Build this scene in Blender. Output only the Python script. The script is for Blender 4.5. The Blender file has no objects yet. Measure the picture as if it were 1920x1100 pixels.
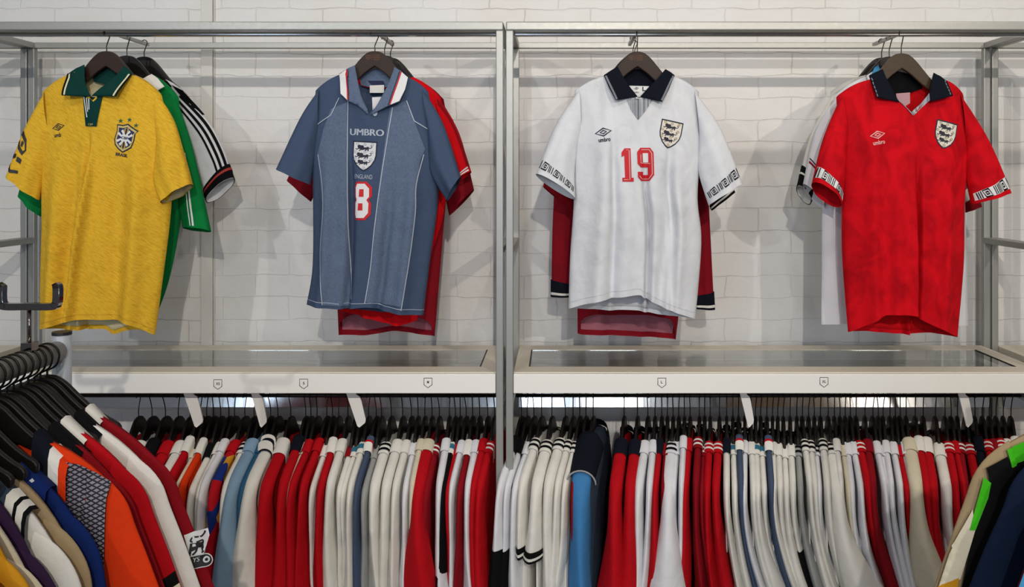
import bpy, bmesh, math, random
from math import sin, cos, pi, radians, exp, sqrt
from mathutils import Vector, Matrix, noise
from mathutils.bvhtree import BVHTree

random.seed(7)
S = bpy.context.scene
COL = S.collection

# ------------------------------------------------------------------ camera, light, exposure
F, CX, CY, H = 1600.0, 1045.0, 330.0, 1.60          # focal length in pixels, principal point, eye height
cam = bpy.data.cameras.new('camera')
cam.sensor_width = 36.0
cam.lens = F / 1920.0 * 36.0
cam.shift_x = -(CX - 960.0) / 1920.0
cam.shift_y = -(550.0 - CY) / 1920.0
cam.clip_start = 0.02
camo = bpy.data.objects.new('camera', cam)
camo.location = (0, 0, H)
camo.rotation_euler = (pi / 2, 0, 0)
COL.objects.link(camo)
S.camera = camo

S.view_settings.view_transform = 'Standard'
S.view_settings.look = 'None'
S.view_settings.gamma = 1.0
S.view_settings.use_curve_mapping = False
S.view_settings.exposure = 0.10

W = bpy.data.worlds.new('world')
S.world = W
W.use_nodes = True
W.node_tree.nodes['Background'].inputs[0].default_value = (0.80, 0.86, 1.0, 1)
W.node_tree.nodes['Background'].inputs[1].default_value = 0.13


def lamp(name, kind, loc, target, power, color, size=0.1, spot=100, blend=0.6):
    l = bpy.data.lights.new(name, kind)
    l.energy = power
    l.color = color
    if kind == 'SPOT':
        l.spot_size = radians(spot)
        l.spot_blend = blend
        l.shadow_soft_size = size
    elif kind == 'AREA':
        l.shape = 'RECTANGLE'
        l.size, l.size_y = size
    o = bpy.data.objects.new(name, l)
    o.location = loc
    o.rotation_euler = (Vector(target) - Vector(loc)).to_track_quat('-Z', 'Y').to_euler()
    COL.objects.link(o)
    return o


WARM = (1.0, 0.92, 0.81)
NEUT = (1.0, 0.975, 0.95)
# two rows of ceiling spots, one close to the racks and one further into the shop
for x, c, p in [(-1.75, NEUT, 15), (-0.62, NEUT, 18), (0.55, WARM, 21), (1.75, WARM, 26)]:
    lamp('ceiling_spot', 'SPOT', (x, 1.05, 3.12), (x, 2.75, 1.35), p, c, 0.035, 120, 0.8)
for x, c, p in [(-2.3, NEUT, 118), (0.25, WARM, 222), (2.3, WARM, 165)]:
    lamp('ceiling_spot', 'SPOT', (x, -2.2, 3.10), (x * 0.8, 2.8, 1.2), p, c, 0.035, 70, 0.7)
# daylight from the shop windows behind the photographer
lamp('shop_window_daylight', 'AREA', (-2.9, -3.6, 1.9), (-0.3, 2.8, 1.2), 26, (0.62, 0.78, 1.0), (0.7, 2.0))
lamp('shop_window_daylight', 'AREA', (-0.25, -3.8, 1.9), (0.0, 2.8, 1.1), 22, (0.66, 0.80, 1.0), (0.5, 2.0))
lamp('shop_window_daylight', 'AREA', (0.62, -4.2, 2.0), (0.4, 2.8, 1.1), 20, (0.86, 0.92, 1.0), (0.5, 2.0))
lamp('shop_window_daylight', 'AREA', (3.6, -4.2, 2.0), (1.2, 2.8, 1.1), 15, (1.0, 0.93, 0.84), (0.5, 2.0))


# ------------------------------------------------------------------ materials
def lin(h):
    r = []
    for i in (0, 2, 4):
        c = int(h[i:i + 2], 16) / 255
        r.append(c / 12.92 if c <= 0.04045 else ((c + 0.055) / 1.055) ** 2.4)
    return tuple(r) + (1.0,)


MATS = {}


def nodes_of(name):
    m = bpy.data.materials.new(name)
    m.use_nodes = True
    nt = m.node_tree
    return m, nt, nt.nodes['Principled BSDF']


def plain(name, hexa, rough=0.5, metal=0.0, bump=0.0, bscale=60, spec=0.5):
    if name in MATS:
        return MATS[name]
    m, nt, b = nodes_of(name)
    b.inputs['Base Color'].default_value = lin(hexa)
    b.inputs['Roughness'].default_value = rough
    b.inputs['Metallic'].default_value = metal
    b.inputs['Specular IOR Level'].default_value = spec
    tc = nt.nodes.new('ShaderNodeTexCoord')
    n = nt.nodes.new('ShaderNodeTexNoise')
    n.inputs['Scale'].default_value = bscale
    n.inputs['Detail'].default_value = 3
    nt.links.new(tc.outputs['Object'], n.inputs['Vector'])
    mr = nt.nodes.new('ShaderNodeMapRange')
    mr.inputs['To Min'].default_value = max(0.02, rough - 0.06)
    mr.inputs['To Max'].default_value = min(1, rough + 0.06)
    nt.links.new(n.outputs['Fac'], mr.inputs['Value'])
    nt.links.new(mr.outputs['Result'], b.inputs['Roughness'])
    if bump:
        bp = nt.nodes.new('ShaderNodeBump')
        bp.inputs['Strength'].default_value = bump
        bp.inputs['Distance'].default_value = 0.002
        nt.links.new(n.outputs['Fac'], bp.inputs['Height'])
        nt.links.new(bp.outputs['Normal'], b.inputs['Normal'])
    MATS[name] = m
    return m


def cloth(name, hexa, pattern=None, hexb=None, amt=0.5, rough=0.85):
    """woven or knitted fabric; pattern: None, 'diagonal', 'marble', 'heather', 'mesh', 'patches', 'stripe'"""
    if name in MATS:
        return MATS[name]
    m, nt, b = nodes_of(name)
    N, L = nt.nodes.new, nt.links.new
    b.inputs['Roughness'].default_value = rough
    b.inputs['Specular IOR Level'].default_value = 0.12
    b.inputs['Sheen Weight'].default_value = 0.0
    tc = N('ShaderNodeTexCoord')
    mp = N('ShaderNodeMapping')
    mr = N('ShaderNodeMapping')
    L(tc.outputs['Object'], mr.inputs['Vector'])
    L(mr.outputs['Vector'], mp.inputs['Vector'])
    base = lin(hexa)
    alt = lin(hexb) if hexb else tuple(min(1, c * 0.86) for c in base[:3]) + (1,)
    mix = N('ShaderNodeMix')
    mix.data_type = 'RGBA'
    mix.inputs[6].default_value = base
    mix.inputs[7].default_value = alt
    tex = N('ShaderNodeTexNoise')
    tex.inputs['Detail'].default_value = 4
    rmp = N('ShaderNodeMapRange')
    rmp.inputs['To Max'].default_value = amt
    rmp.inputs['From Min'].default_value = 0.4
    rmp.inputs['From Max'].default_value = 0.7
    if pattern == 'diagonal':
        mr.inputs['Rotation'].default_value = (0, radians(-36), 0)
        mp.inputs['Scale'].default_value = (60, 60, 480)
        tex.inputs['Scale'].default_value = 1.0
    elif pattern == 'marble':
        mp.inputs['Scale'].default_value = (1.3, 1, .8)
        tex.inputs['Scale'].default_value = 16
        tex.inputs['Distortion'].default_value = 0.9
        tex.inputs['Detail'].default_value = 6
    elif pattern == 'heather':
        mr.inputs['Rotation'].default_value = (0, radians(-28), 0)
        mp.inputs['Scale'].default_value = (900, 600, 220)
        tex.inputs['Scale'].default_value = 1.0
    elif pattern == 'stripe':
        mp.inputs['Scale'].default_value = (420, 0, 4)
        tex.inputs['Scale'].default_value = 1.0
    elif pattern == 'patches':
        tex = N('ShaderNodeTexVoronoi')
        tex.inputs['Scale'].default_value = 16
    else:
        tex.inputs['Scale'].default_value = 14
    fac = tex.outputs['Color'] if pattern == 'patches' else tex.outputs['Fac']
    L(mp.outputs['Vector'], tex.inputs['Vector'])
    if pattern == 'patches':
        sp = N('ShaderNodeSeparateColor')
        L(tex.outputs['Color'], sp.inputs['Color'])
        cr = N('ShaderNodeValToRGB')
        cr.color_ramp.interpolation = 'CONSTANT'
        e = cr.color_ramp.elements
        e[0].position, e[0].color = 0.0, lin(hexa)
        e[1].position, e[1].color = 0.42, lin(hexb)
        k = e.new(0.72)
        k.color = lin('c98a25')
        L(sp.outputs['Red'], cr.inputs['Fac'])
        L(cr.outputs['Color'], b.inputs['Base Color'])
    else:
        L(fac, rmp.inputs['Value'])
        L(rmp.outputs['Result'], mix.inputs[0])
        L(mix.outputs[2], b.inputs['Base Color'])
    wv = N('ShaderNodeTexNoise')
    wv.inputs['Scale'].default_value = 700
    L(tc.outputs['Object'], wv.inputs['Vector'])
    wr = N('ShaderNodeTexNoise')
    wr.inputs['Scale'].default_value = 22
    wr.inputs['Detail'].default_value = 3
    L(tc.outputs['Object'], wr.inputs['Vector'])
    add = N('ShaderNodeMath')
    add.operation = 'MULTIPLY_ADD'
    add.inputs[1].default_value = 0.10
    L(wv.outputs['Fac'], add.inputs[0])
    L(wr.outputs['Fac'], add.inputs[2])
    bp = N('ShaderNodeBump')
    bp.inputs['Strength'].default_value = 0.35
    bp.inputs['Distance'].default_value = 0.012
    L(add.outputs[0], bp.inputs['Height'])
    L(bp.outputs['Normal'], b.inputs['Normal'])
    MATS[name] = m
    return m


def mesh_fabric(name):
    """dark sports net over a grey layer"""
    if name in MATS:
        return MATS[name]
    m, nt, b = nodes_of(name)
    N, L = nt.nodes.new, nt.links.new
    tc = N('ShaderNodeTexCoord')
    fs = []
    for sgn in (1, -1):
        mp = N('ShaderNodeMapping')
        mp.inputs['Rotation'].default_value = (0, radians(62 * sgn), 0)
        mp.inputs['Location'].default_value = (0.3, 0, 0.2)
        L(tc.outputs['Object'], mp.inputs['Vector'])
        w = N('ShaderNodeTexWave')
        w.bands_direction = 'Z' if False else 'X'
        w.inputs['Scale'].default_value = 40
        L(mp.outputs['Vector'], w.inputs['Vector'])
        g = N('ShaderNodeMath')
        g.operation = 'GREATER_THAN'
        g.inputs[1].default_value = 0.74
        L(w.outputs['Fac'], g.inputs[0])
        fs.append(g)
    mx = N('ShaderNodeMath')
    mx.operation = 'MAXIMUM'
    L(fs[0].outputs[0], mx.inputs[0])
    L(fs[1].outputs[0], mx.inputs[1])
    mix = N('ShaderNodeMix')
    mix.data_type = 'RGBA'
    mix.inputs[6].default_value = lin('8a8592')
    mix.inputs[7].default_value = lin('15131c')
    L(mx.outputs[0], mix.inputs[0])
    L(mix.outputs[2], b.inputs['Base Color'])
    b.inputs['Roughness'].default_value = 0.7
    MATS[name] = m
    return m


def wall_material():
    m, nt, b = nodes_of('painted_brick')
    N, L = nt.nodes.new, nt.links.new
    tc = N('ShaderNodeTexCoord')
    sep = N('ShaderNodeSeparateXYZ')
    L(tc.outputs['Object'], sep.inputs['Vector'])
    cmb = N('ShaderNodeCombineXYZ')
    L(sep.outputs['X'], cmb.inputs['X'])
    L(sep.outputs['Z'], cmb.inputs['Y'])
    nz = N('ShaderNodeTexNoise')
    nz.inputs['Scale'].default_value = 9
    nz.inputs['Detail'].default_value = 5
    L(cmb.outputs[0], nz.inputs['Vector'])
    sub = N('ShaderNodeVectorMath')
    sub.operation = 'SUBTRACT'
    sub.inputs[1].default_value = (0.5, 0.5, 0.5)
    L(nz.outputs['Color'], sub.inputs[0])
    scl = N('ShaderNodeVectorMath')
    scl.operation = 'SCALE'
    scl.inputs['Scale'].default_value = 0.026
    L(sub.outputs[0], scl.inputs[0])
    add = N('ShaderNodeVectorMath')
    L(cmb.outputs[0], add.inputs[0])
    L(scl.outputs[0], add.inputs[1])
    br = N('ShaderNodeTexBrick')
    br.inputs['Scale'].default_value = 1.0
    br.inputs['Brick Width'].default_value = 0.225
    br.inputs['Row Height'].default_value = 0.0745
    br.inputs['Mortar Size'].default_value = 0.0022
    br.inputs['Mortar Smooth'].default_value = 0.6
    br.inputs['Color1'].default_value = (1, 1, 1, 1)
    br.inputs['Color2'].default_value = (.75, .75, .75, 1)
    br.inputs['Mortar'].default_value = (0, 0, 0, 1)
    L(add.outputs[0], br.inputs['Vector'])
    # chipped and lumpy paint
    n2 = N('ShaderNodeTexNoise')
    n2.inputs['Scale'].default_value = 26
    n2.inputs['Detail'].default_value = 6
    L(cmb.outputs[0], n2.inputs['Vector'])
    n3 = N('ShaderNodeTexNoise')
    n3.inputs['Scale'].default_value = 3.2
    n3.inputs['Detail'].default_value = 3
    L(cmb.outputs[0], n3.inputs['Vector'])
    # mortar depth fades where the paint filled it
    mo = N('ShaderNodeMapRange')
    mo.inputs['From Min'].default_value = 0.42
    mo.inputs['From Max'].default_value = 0.66
    L(n3.outputs['Fac'], mo.inputs['Value'])
    mm = N('ShaderNodeMath')
    mm.operation = 'MULTIPLY'
    L(br.outputs['Fac'], mm.inputs[0])
    L(mo.outputs['Result'], mm.inputs[1])
    h1 = N('ShaderNodeMath')
    h1.operation = 'MULTIPLY_ADD'
    h1.inputs[1].default_value = -0.9
    L(mm.outputs[0], h1.inputs[0])
    h0 = N('ShaderNodeMath')
    h0.operation = 'MULTIPLY'
    h0.inputs[1].default_value = 0.55
    L(n2.outputs['Fac'], h0.inputs[0])
    L(h0.outputs[0], h1.inputs[2])
    h2 = N('ShaderNodeMath')
    h2.operation = 'MULTIPLY_ADD'
    h2.inputs[1].default_value = 0.35
    L(br.outputs['Color'], h2.inputs[0])
    L(h1.outputs[0], h2.inputs[2])
    bp = N('ShaderNodeBump')
    bp.inputs['Strength'].default_value = 0.55
    bp.inputs['Distance'].default_value = 0.008
    L(h2.outputs[0], bp.inputs['Height'])
    L(bp.outputs['Normal'], b.inputs['Normal'])
    mix = N('ShaderNodeMix')
    mix.data_type = 'RGBA'
    mix.inputs[6].default_value = lin('e0dfdd')
    mix.inputs[7].default_value = lin('a9a49b')
    gt = N('ShaderNodeMapRange')
    gt.inputs['From Min'].default_value = 0.35
    gt.inputs['From Max'].default_value = 1.0
    gt.inputs['To Max'].default_value = 0.45
    L(mm.outputs[0], gt.inputs['Value'])
    L(gt.outputs['Result'], mix.inputs[0])
    # yellowed patches in the old paint
    mix2 = N('ShaderNodeMix')
    mix2.data_type = 'RGBA'
    mix2.inputs[7].default_value = lin('d9d4ca')
    pr = N('ShaderNodeMapRange')
    pr.inputs['From Min'].default_value = 0.45
    pr.inputs['From Max'].default_value = 0.7
    pr.inputs['To Max'].default_value = 0.6
    L(n3.outputs['Fac'], pr.inputs['Value'])
    L(pr.outputs['Result'], mix2.inputs[0])
    L(mix.outputs[2], mix2.inputs[6])
    L(mix2.outputs[2], b.inputs['Base Color'])
    b.inputs['Roughness'].default_value = 0.55
    return m


def wood_material(name, ha, hb, rough=0.38):
    if name in MATS:
        return MATS[name]
    m, nt, b = nodes_of(name)
    N, L = nt.nodes.new, nt.links.new
    tc = N('ShaderNodeTexCoord')
    mp = N('ShaderNodeMapping')
    mp.inputs['Scale'].default_value = (4, 30, 45)
    L(tc.outputs['Object'], mp.inputs['Vector'])
    n = N('ShaderNodeTexNoise')
    n.inputs['Scale'].default_value = 2.2
    n.inputs['Detail'].default_value = 5
    L(mp.outputs['Vector'], n.inputs['Vector'])
    mix = N('ShaderNodeMix')
    mix.data_type = 'RGBA'
    mix.inputs[6].default_value = lin(ha)
    mix.inputs[7].default_value = lin(hb)
    L(n.outputs['Fac'], mix.inputs[0])
    L(mix.outputs[2], b.inputs['Base Color'])
    b.inputs['Roughness'].default_value = rough
    b.inputs['Specular IOR Level'].default_value = 0.28
    MATS[name] = m
    return m


def glass_material():
    m, nt, b = nodes_of('glass')
    b.inputs['Base Color'].default_value = (0.93, 0.97, 0.95, 1)
    b.inputs['Roughness'].default_value = 0.02
    b.inputs['Transmission Weight'].default_value = 1.0
    b.inputs['IOR'].default_value = 1.5
    return m


# ------------------------------------------------------------------ mesh helpers
def P(x, y, d):
    """pixel (x, y) of the photograph at distance d from the camera"""
    return Vector(((x - CX) * d / F, d, H + (CY - y) * d / F))


class M:
    def __init__(s):
        s.v, s.f = [], []

    def add(s, vs, fs):
        k = len(s.v)
        s.v += [tuple(a) for a in vs]
        s.f += [tuple(i + k for i in f) for f in fs]

    def box(s, lo, hi):
        x0, y0, z0 = lo
        x1, y1, z1 = hi
        s.add([(x0, y0, z0), (x1, y0, z0), (x1, y1, z0), (x0, y1, z0), (x0, y0, z1), (x1, y0, z1), (x1, y1, z1), (x0, y1, z1)],
              [(0, 3, 2, 1), (4, 5, 6, 7), (0, 1, 5, 4), (1, 2, 6, 5), (2, 3, 7, 6), (3, 0, 4, 7)])

    def grid(s, rows, closed=False):
        n = len(rows[0])
        vs = [p for r in rows for p in r]
        fs = []
        for i in range(len(rows) - 1):
            for j in range(n if closed else n - 1):
                a, b = i * n + j, i * n + (j + 1) % n
                fs.append((a, b, b + n, a + n))
        s.add(vs, fs)

    def tube(s, pts, r, n=8, caps=True):
        pts = [Vector(p) for p in pts]
        rows = []
        t0 = (pts[1] - pts[0]).normalized()
        up = Vector((0, 0, 1)) if abs(t0.z) < .9 else Vector((0, 1, 0))
        nrm = (up - t0 * up.dot(t0)).normalized()
        for i, p in enumerate(pts):
            t = (pts[min(i + 1, len(pts) - 1)] - pts[max(i - 1, 0)]).normalized()
            nrm = (nrm - t * nrm.dot(t)).normalized()
            bn = t.cross(nrm)
            rr = r[i] if isinstance(r, (list, tuple)) else r
            rows.append([p + nrm * rr * cos(2 * pi * k / n) + bn * rr * sin(2 * pi * k / n) for k in range(n)])
        k = len(s.v)
        s.grid(rows, True)
        if caps:
            s.f.append(tuple(k + i for i in range(n)))
            s.f.append(tuple(k + (len(rows) - 1) * n + i for i in reversed(range(n))))

    def prism(s, poly, y0, y1):
        """polygon in the x-z plane given thickness along y"""
        n = len(poly)
        s.add([(x, y0, z) for x, z in poly] + [(x, y1, z) for x, z in poly],
              [tuple(range(n))[::-1], tuple(range(n, 2 * n))] + [(i, (i + 1) % n, (i + 1) % n + n, i + n) for i in range(n)])

    def build(s, name, mat, parent=None, smooth=False, bevel=0.0, seg=2, loc=None, solid=0.0):
        me = bpy.data.meshes.new(name)
        me.from_pydata(s.v, [], s.f)
        if bevel or True:
            bm = bmesh.new()
            bm.from_mesh(me)
            bmesh.ops.recalc_face_normals(bm, faces=bm.faces)
            if bevel:
                es = [e for e in bm.edges if len(e.link_faces) == 2 and e.calc_face_angle(0) > 0.6]
                bmesh.ops.bevel(bm, geom=es, offset=bevel, segments=seg, affect='EDGES', profile=0.5)
            bm.to_mesh(me)
            bm.free()
        if smooth:
            for p in me.polygons:
                p.use_smooth = True
        me.materials.append(mat)
        o = bpy.data.objects.new(name, me)
        if loc is not None:
            o.location = loc
        COL.objects.link(o)
        if parent:
            o.parent = parent
        if solid:
            md = o.modifiers.new('thickness', 'SOLIDIFY')
            md.thickness = solid
            md.offset = 0
        return o


def thing(name, label, cat, loc=(0, 0, 0), rz=0.0, group=None):
    o = bpy.data.objects.new(name, None)
    o.empty_display_size = 0.05
    o.location = loc
    o.rotation_euler = (0, 0, rz)
    COL.objects.link(o)
    o['label'] = label
    o['category'] = cat
    if group:
        o['group'] = group
    return o


def copy_thing(root, loc, label, rz=None, hidden=()):
    r = root.copy()
    COL.objects.link(r)
    r.location = loc
    if rz is not None:
        r.rotation_euler = (0, 0, rz)
    r['label'] = label
    for ch in root.children:
        c = ch.copy()
        COL.objects.link(c)
        c.parent = r
        for g in ch.children:
            d = g.copy()
            COL.objects.link(d)
            d.parent = c
    return r


def structure(o):
    o['kind'] = 'structure'
    return o


def smooth01(a, b, x):
    t = min(1, max(0, (x - a) / (b - a)))
    return t * t * (3 - 2 * t)


def catmull(pts, sub=10):
    if len(pts) < 3:
        return [tuple(p) for p in pts]
    out = []
    n = len(pts)
    for i in range(n - 1):
        p0, p1, p2, p3 = pts[max(i - 1, 0)], pts[i], pts[i + 1], pts[min(i + 2, n - 1)]
        for k in range(sub):
            t = k / sub
            out.append(tuple(0.5 * (2 * b + (c - a) * t + (2 * a - 5 * b + 4 * c - d) * t * t + (3 * b - a - 3 * c + d) * t ** 3)
                             for a, b, c, d in zip(p0, p1, p2, p3)))
    out.append(tuple(pts[-1]))
    return out


class Curve:
    """polyline sampled by its length"""
    def __init__(s, pts, smooth=True):
        s.p = catmull(pts) if smooth else [tuple(p) for p in pts]
        s.l = [0.0]
        for a, b in zip(s.p, s.p[1:]):
            s.l.append(s.l[-1] + math.dist(a, b))

    def at(s, t):
        x = t * s.l[-1]
        lo, hi = 0, len(s.l) - 1
        while hi - lo > 1:
            mid = (lo + hi) // 2
            if s.l[mid] <= x:
                lo = mid
            else:
                hi = mid
        d = s.l[hi] - s.l[lo]
        k = (x - s.l[lo]) / d if d > 1e-9 else 0
        return tuple(a + (b - a) * k for a, b in zip(s.p[lo], s.p[hi]))


# ------------------------------------------------------------------ lettering and marks
def text_tris(txt, bold=0.0):
    cu = bpy.data.curves.new('lettering', 'FONT')
    cu.body = txt
    cu.size = 1.0
    cu.offset = bold
    cu.resolution_u = 3
    o = bpy.data.objects.new('lettering', cu)
    COL.objects.link(o)
    dg = bpy.context.evaluated_depsgraph_get()
    me = bpy.data.meshes.new_from_object(o.evaluated_get(dg))
    vs = [(v.co.x, v.co.y) for v in me.vertices]
    fs = [[vs[i] for i in p.vertices] for p in me.polygons]
    bpy.data.objects.remove(o)
    bpy.data.curves.remove(cu)
    bpy.data.meshes.remove(me)
    xs = [v[0] for v in vs]
    ys = [v[1] for v in vs]
    return fs, min(xs), max(xs), min(ys), max(ys)


def text_polys(txt, cx, cz, width, height, rot=0.0, bold=0.0, shear=0.0):
    fs, x0, x1, y0, y1 = text_tris(txt, bold)
    c, s = cos(rot), sin(rot)
    out = []
    for f in fs:
        q = []
        for x, y in f:
            a = ((x - x0) / (x1 - x0) - .5) * width
            b = ((y - y0) / (y1 - y0) - .5) * height
            a += shear * b
            q.append((cx + a * c - b * s, cz + a * s + b * c))
        out.append(q)
    return out


def stroke(pts, w, closed=False):
    """ribbon of quads along a polyline"""
    out = []
    n = len(pts)
    offs = []
    for i in range(n):
        a = pts[(i - 1) % n] if (closed or i > 0) else pts[i]
        b = pts[(i + 1) % n] if (closed or i < n - 1) else pts[i]
        dx, dz = b[0] - a[0], b[1] - a[1]
        l = math.hypot(dx, dz) or 1e-9
        offs.append((-dz / l * w / 2, dx / l * w / 2))
    for i in range(n if closed else n - 1):
        j = (i + 1) % n
        p, q, u, v = pts[i], pts[j], offs[i], offs[j]
        out.append([(p[0] + u[0], p[1] + u[1]), (p[0] - u[0], p[1] - u[1]), (q[0] - v[0], q[1] - v[1]), (q[0] + v[0], q[1] + v[1])])
    return out


def disc(cx, cz, r, n=12, ry=None):
    ry = ry or r
    return [(cx + r * cos(2 * pi * k / n), cz + ry * sin(2 * pi * k / n)) for k in range(n)]


def place(polys, cx, cz, sc, rot=0.0):
    c, s = cos(rot), sin(rot)
    return [[(cx + sc * (x * c - z * s), cz + sc * (x * s + z * c)) for x, z in p] for p in polys]


def decal(name, polys, mat, parent, surf, off=0.0015, cell=0.012, label=None):
    """thin print laid on the cloth; surf(x, z) gives the y of the cloth"""
    bm = bmesh.new()
    for p in polys:
        vs = [bm.verts.new((x, 0, z)) for x, z in p]
        try:
            bm.faces.new(vs)
        except ValueError:
            pass
    bm.normal_update()
    bmesh.ops.triangulate(bm, faces=bm.faces[:])
    xs = [v.co.x for v in bm.verts]
    zs = [v.co.z for v in bm.verts]
    for ax, lo, hi in (((1, 0, 0), min(xs), max(xs)), ((0, 0, 1), min(zs), max(zs))):
        k = math.floor(lo / cell) + 1
        while k * cell < hi:
            co = tuple(a * k * cell for a in ax)
            bmesh.ops.bisect_plane(bm, geom=bm.verts[:] + bm.edges[:] + bm.faces[:], plane_co=co, plane_no=ax)
            k += 1
    for v in bm.verts:
        v.co.y = surf(v.co.x, v.co.z) - off
    for f in bm.faces:
        f.normal_update()
        if f.normal.y > 0:
            f.normal_flip()
    me = bpy.data.meshes.new(name)
    bm.to_mesh(me)
    bm.free()
    for p in me.polygons:
        p.use_smooth = True
    me.materials.append(mat)
    o = bpy.data.objects.new(name, me)
    COL.objects.link(o)
    o.parent = parent
    if label:
        o['label'] = label
    return o


# ------------------------------------------------------------------ hangers
WOOD = wood_material('dark_wood', '24140d', '331f15', 0.5)
WOODB = wood_material('black_wood', '0e0b09', '181210', 0.42)
WIRE = plain('hook_wire', '4a443c', 0.35, 0.9)
WIREB = plain('dark_hook_wire', '1d1a17', 0.4, 0.6)
TAN = plain('burnt_lettering', '7a4a28', 0.7)


def hanger_outline(span=0.195, flat=False):
    """upper and lower edge of one arm, cut off at the span"""
    if flat:
        top = [(0, 0), (.02, -.003), (.04, -.016), (.06, -.036), (.085, -.060), (.107, -.077), (.135, -.094), (.21, -.138)]
        bot = [(0, -.050), (.025, -.058), (.05, -.074), (.07, -.084), (.10, -.098), (.125, -.112), (.21, -.160)]
    else:
        top = [(0, 0), (.02, -.004), (.04, -.021), (.06, -.045), (.085, -.075), (.107, -.094), (.15, -.117), (.21, -.148)]
        bot = [(0, -.044), (.026, -.062), (.05, -.084), (.075, -.104), (.10, -.122), (.15, -.142), (.21, -.172)]

    def z_at(tab, x):
        for (x0, z0), (x1, z1) in zip(tab, tab[1:]):
            if x <= x1:
                return z0 + (z1 - z0) * (x - x0) / (x1 - x0)
        return tab[-1][1]
    x = span - .006
    zt, zb = z_at(top, x), z_at(bot, x)
    top = [p for p in top if p[0] < span - .014] + [(x, zt), (span, zt - (zt - zb) * .35)]
    bot = [p for p in bot if p[0] < span - .014] + [(x, zb), (span, zb + (zt - zb) * .35)]
    return Curve(top), Curve(bot)


def hanger_bar(m, span, flat, thick):
    t, b = hanger_outline(span, flat)
    n = 22
    cols = [(t.at(k / n), b.at(k / n)) for k in range(n + 1)]
    cols = [((-p[0], p[1]), (-q[0], q[1])) for p, q in cols[:0:-1]] + cols
    h = thick / 2
    m.grid([[(p[0], -h, p[1]), (p[0], h, p[1]), (q[0], h, q[1]), (q[0], -h, q[1])] for p, q in cols], True)
    e = len(m.v) - 4
    m.f.append((0, 1, 2, 3))
    m.f.append((e + 3, e + 2, e + 1, e))


def hook_path(h, r):
    pts = [(0, -.008), (0, 0.006), (0.0, max(.008, (h - 2 * r) * .45))]
    zc = h - r
    pts.append((r * .72, zc - r * .85))
    for k in range(9):
        a = radians(-12 + k * 26)
        pts.append((r * cos(a), zc + r * sin(a)))
    return catmull(pts, 3)


def make_hanger(label, group, loc, rz, h, r, wood, wire, thick=0.013, wr=0.0016, hookrot=0.0, lettering=False, span=0.192, flat=False):
    t = thing('coat_hanger', label, 'hanger', loc, rz, group)
    m = M()
    hanger_bar(m, span, flat, thick)
    b = m.build('shoulder_bar', wood, t, bevel=0.003, seg=2)
    c, s = cos(hookrot), sin(hookrot)
    m = M()
    m.tube([(x * c, x * s, z) for x, z in hook_path(h, r)], wr, 6)
    m.build('hook', wire, t, smooth=True)
    if lettering:
        y = -thick / 2
        pol = place(stroke([(-1, 1), (1, 1), (1, -.5), (0, -1.2), (-1, -.5)], .22, True) + [disc(0, 0, .35, 8)], -.018, -.018, .0055)
        pol += stroke([(-.008, -.011), (-.008, -.026)], .0007)
        for k, w in enumerate(('CLASSIC', 'FOOTBALL', 'SHIRTS')):
            pol += text_polys(w, .006, -.0125 - k * .0062, .020 if k < 2 else .016, .0042)
        decal('lettering', pol, TAN, t, lambda x, z: y, .0005, .05, 'burnt shield mark and shop lettering')
    return t


# ------------------------------------------------------------------ shirts seen from the front
class Shirt:
    def __init__(s, root):
        s.root = root
        s.bvh = None

    def surf(s, x, z):
        hit = s.bvh.ray_cast(Vector((x, -2, z)), Vector((0, 1, 0)))
        if hit[0] is not None:
            return hit[0].y
        n = s.bvh.find_nearest(Vector((x, -.03, z)))
        return n[0].y if n[0] is not None else -.03


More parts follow.
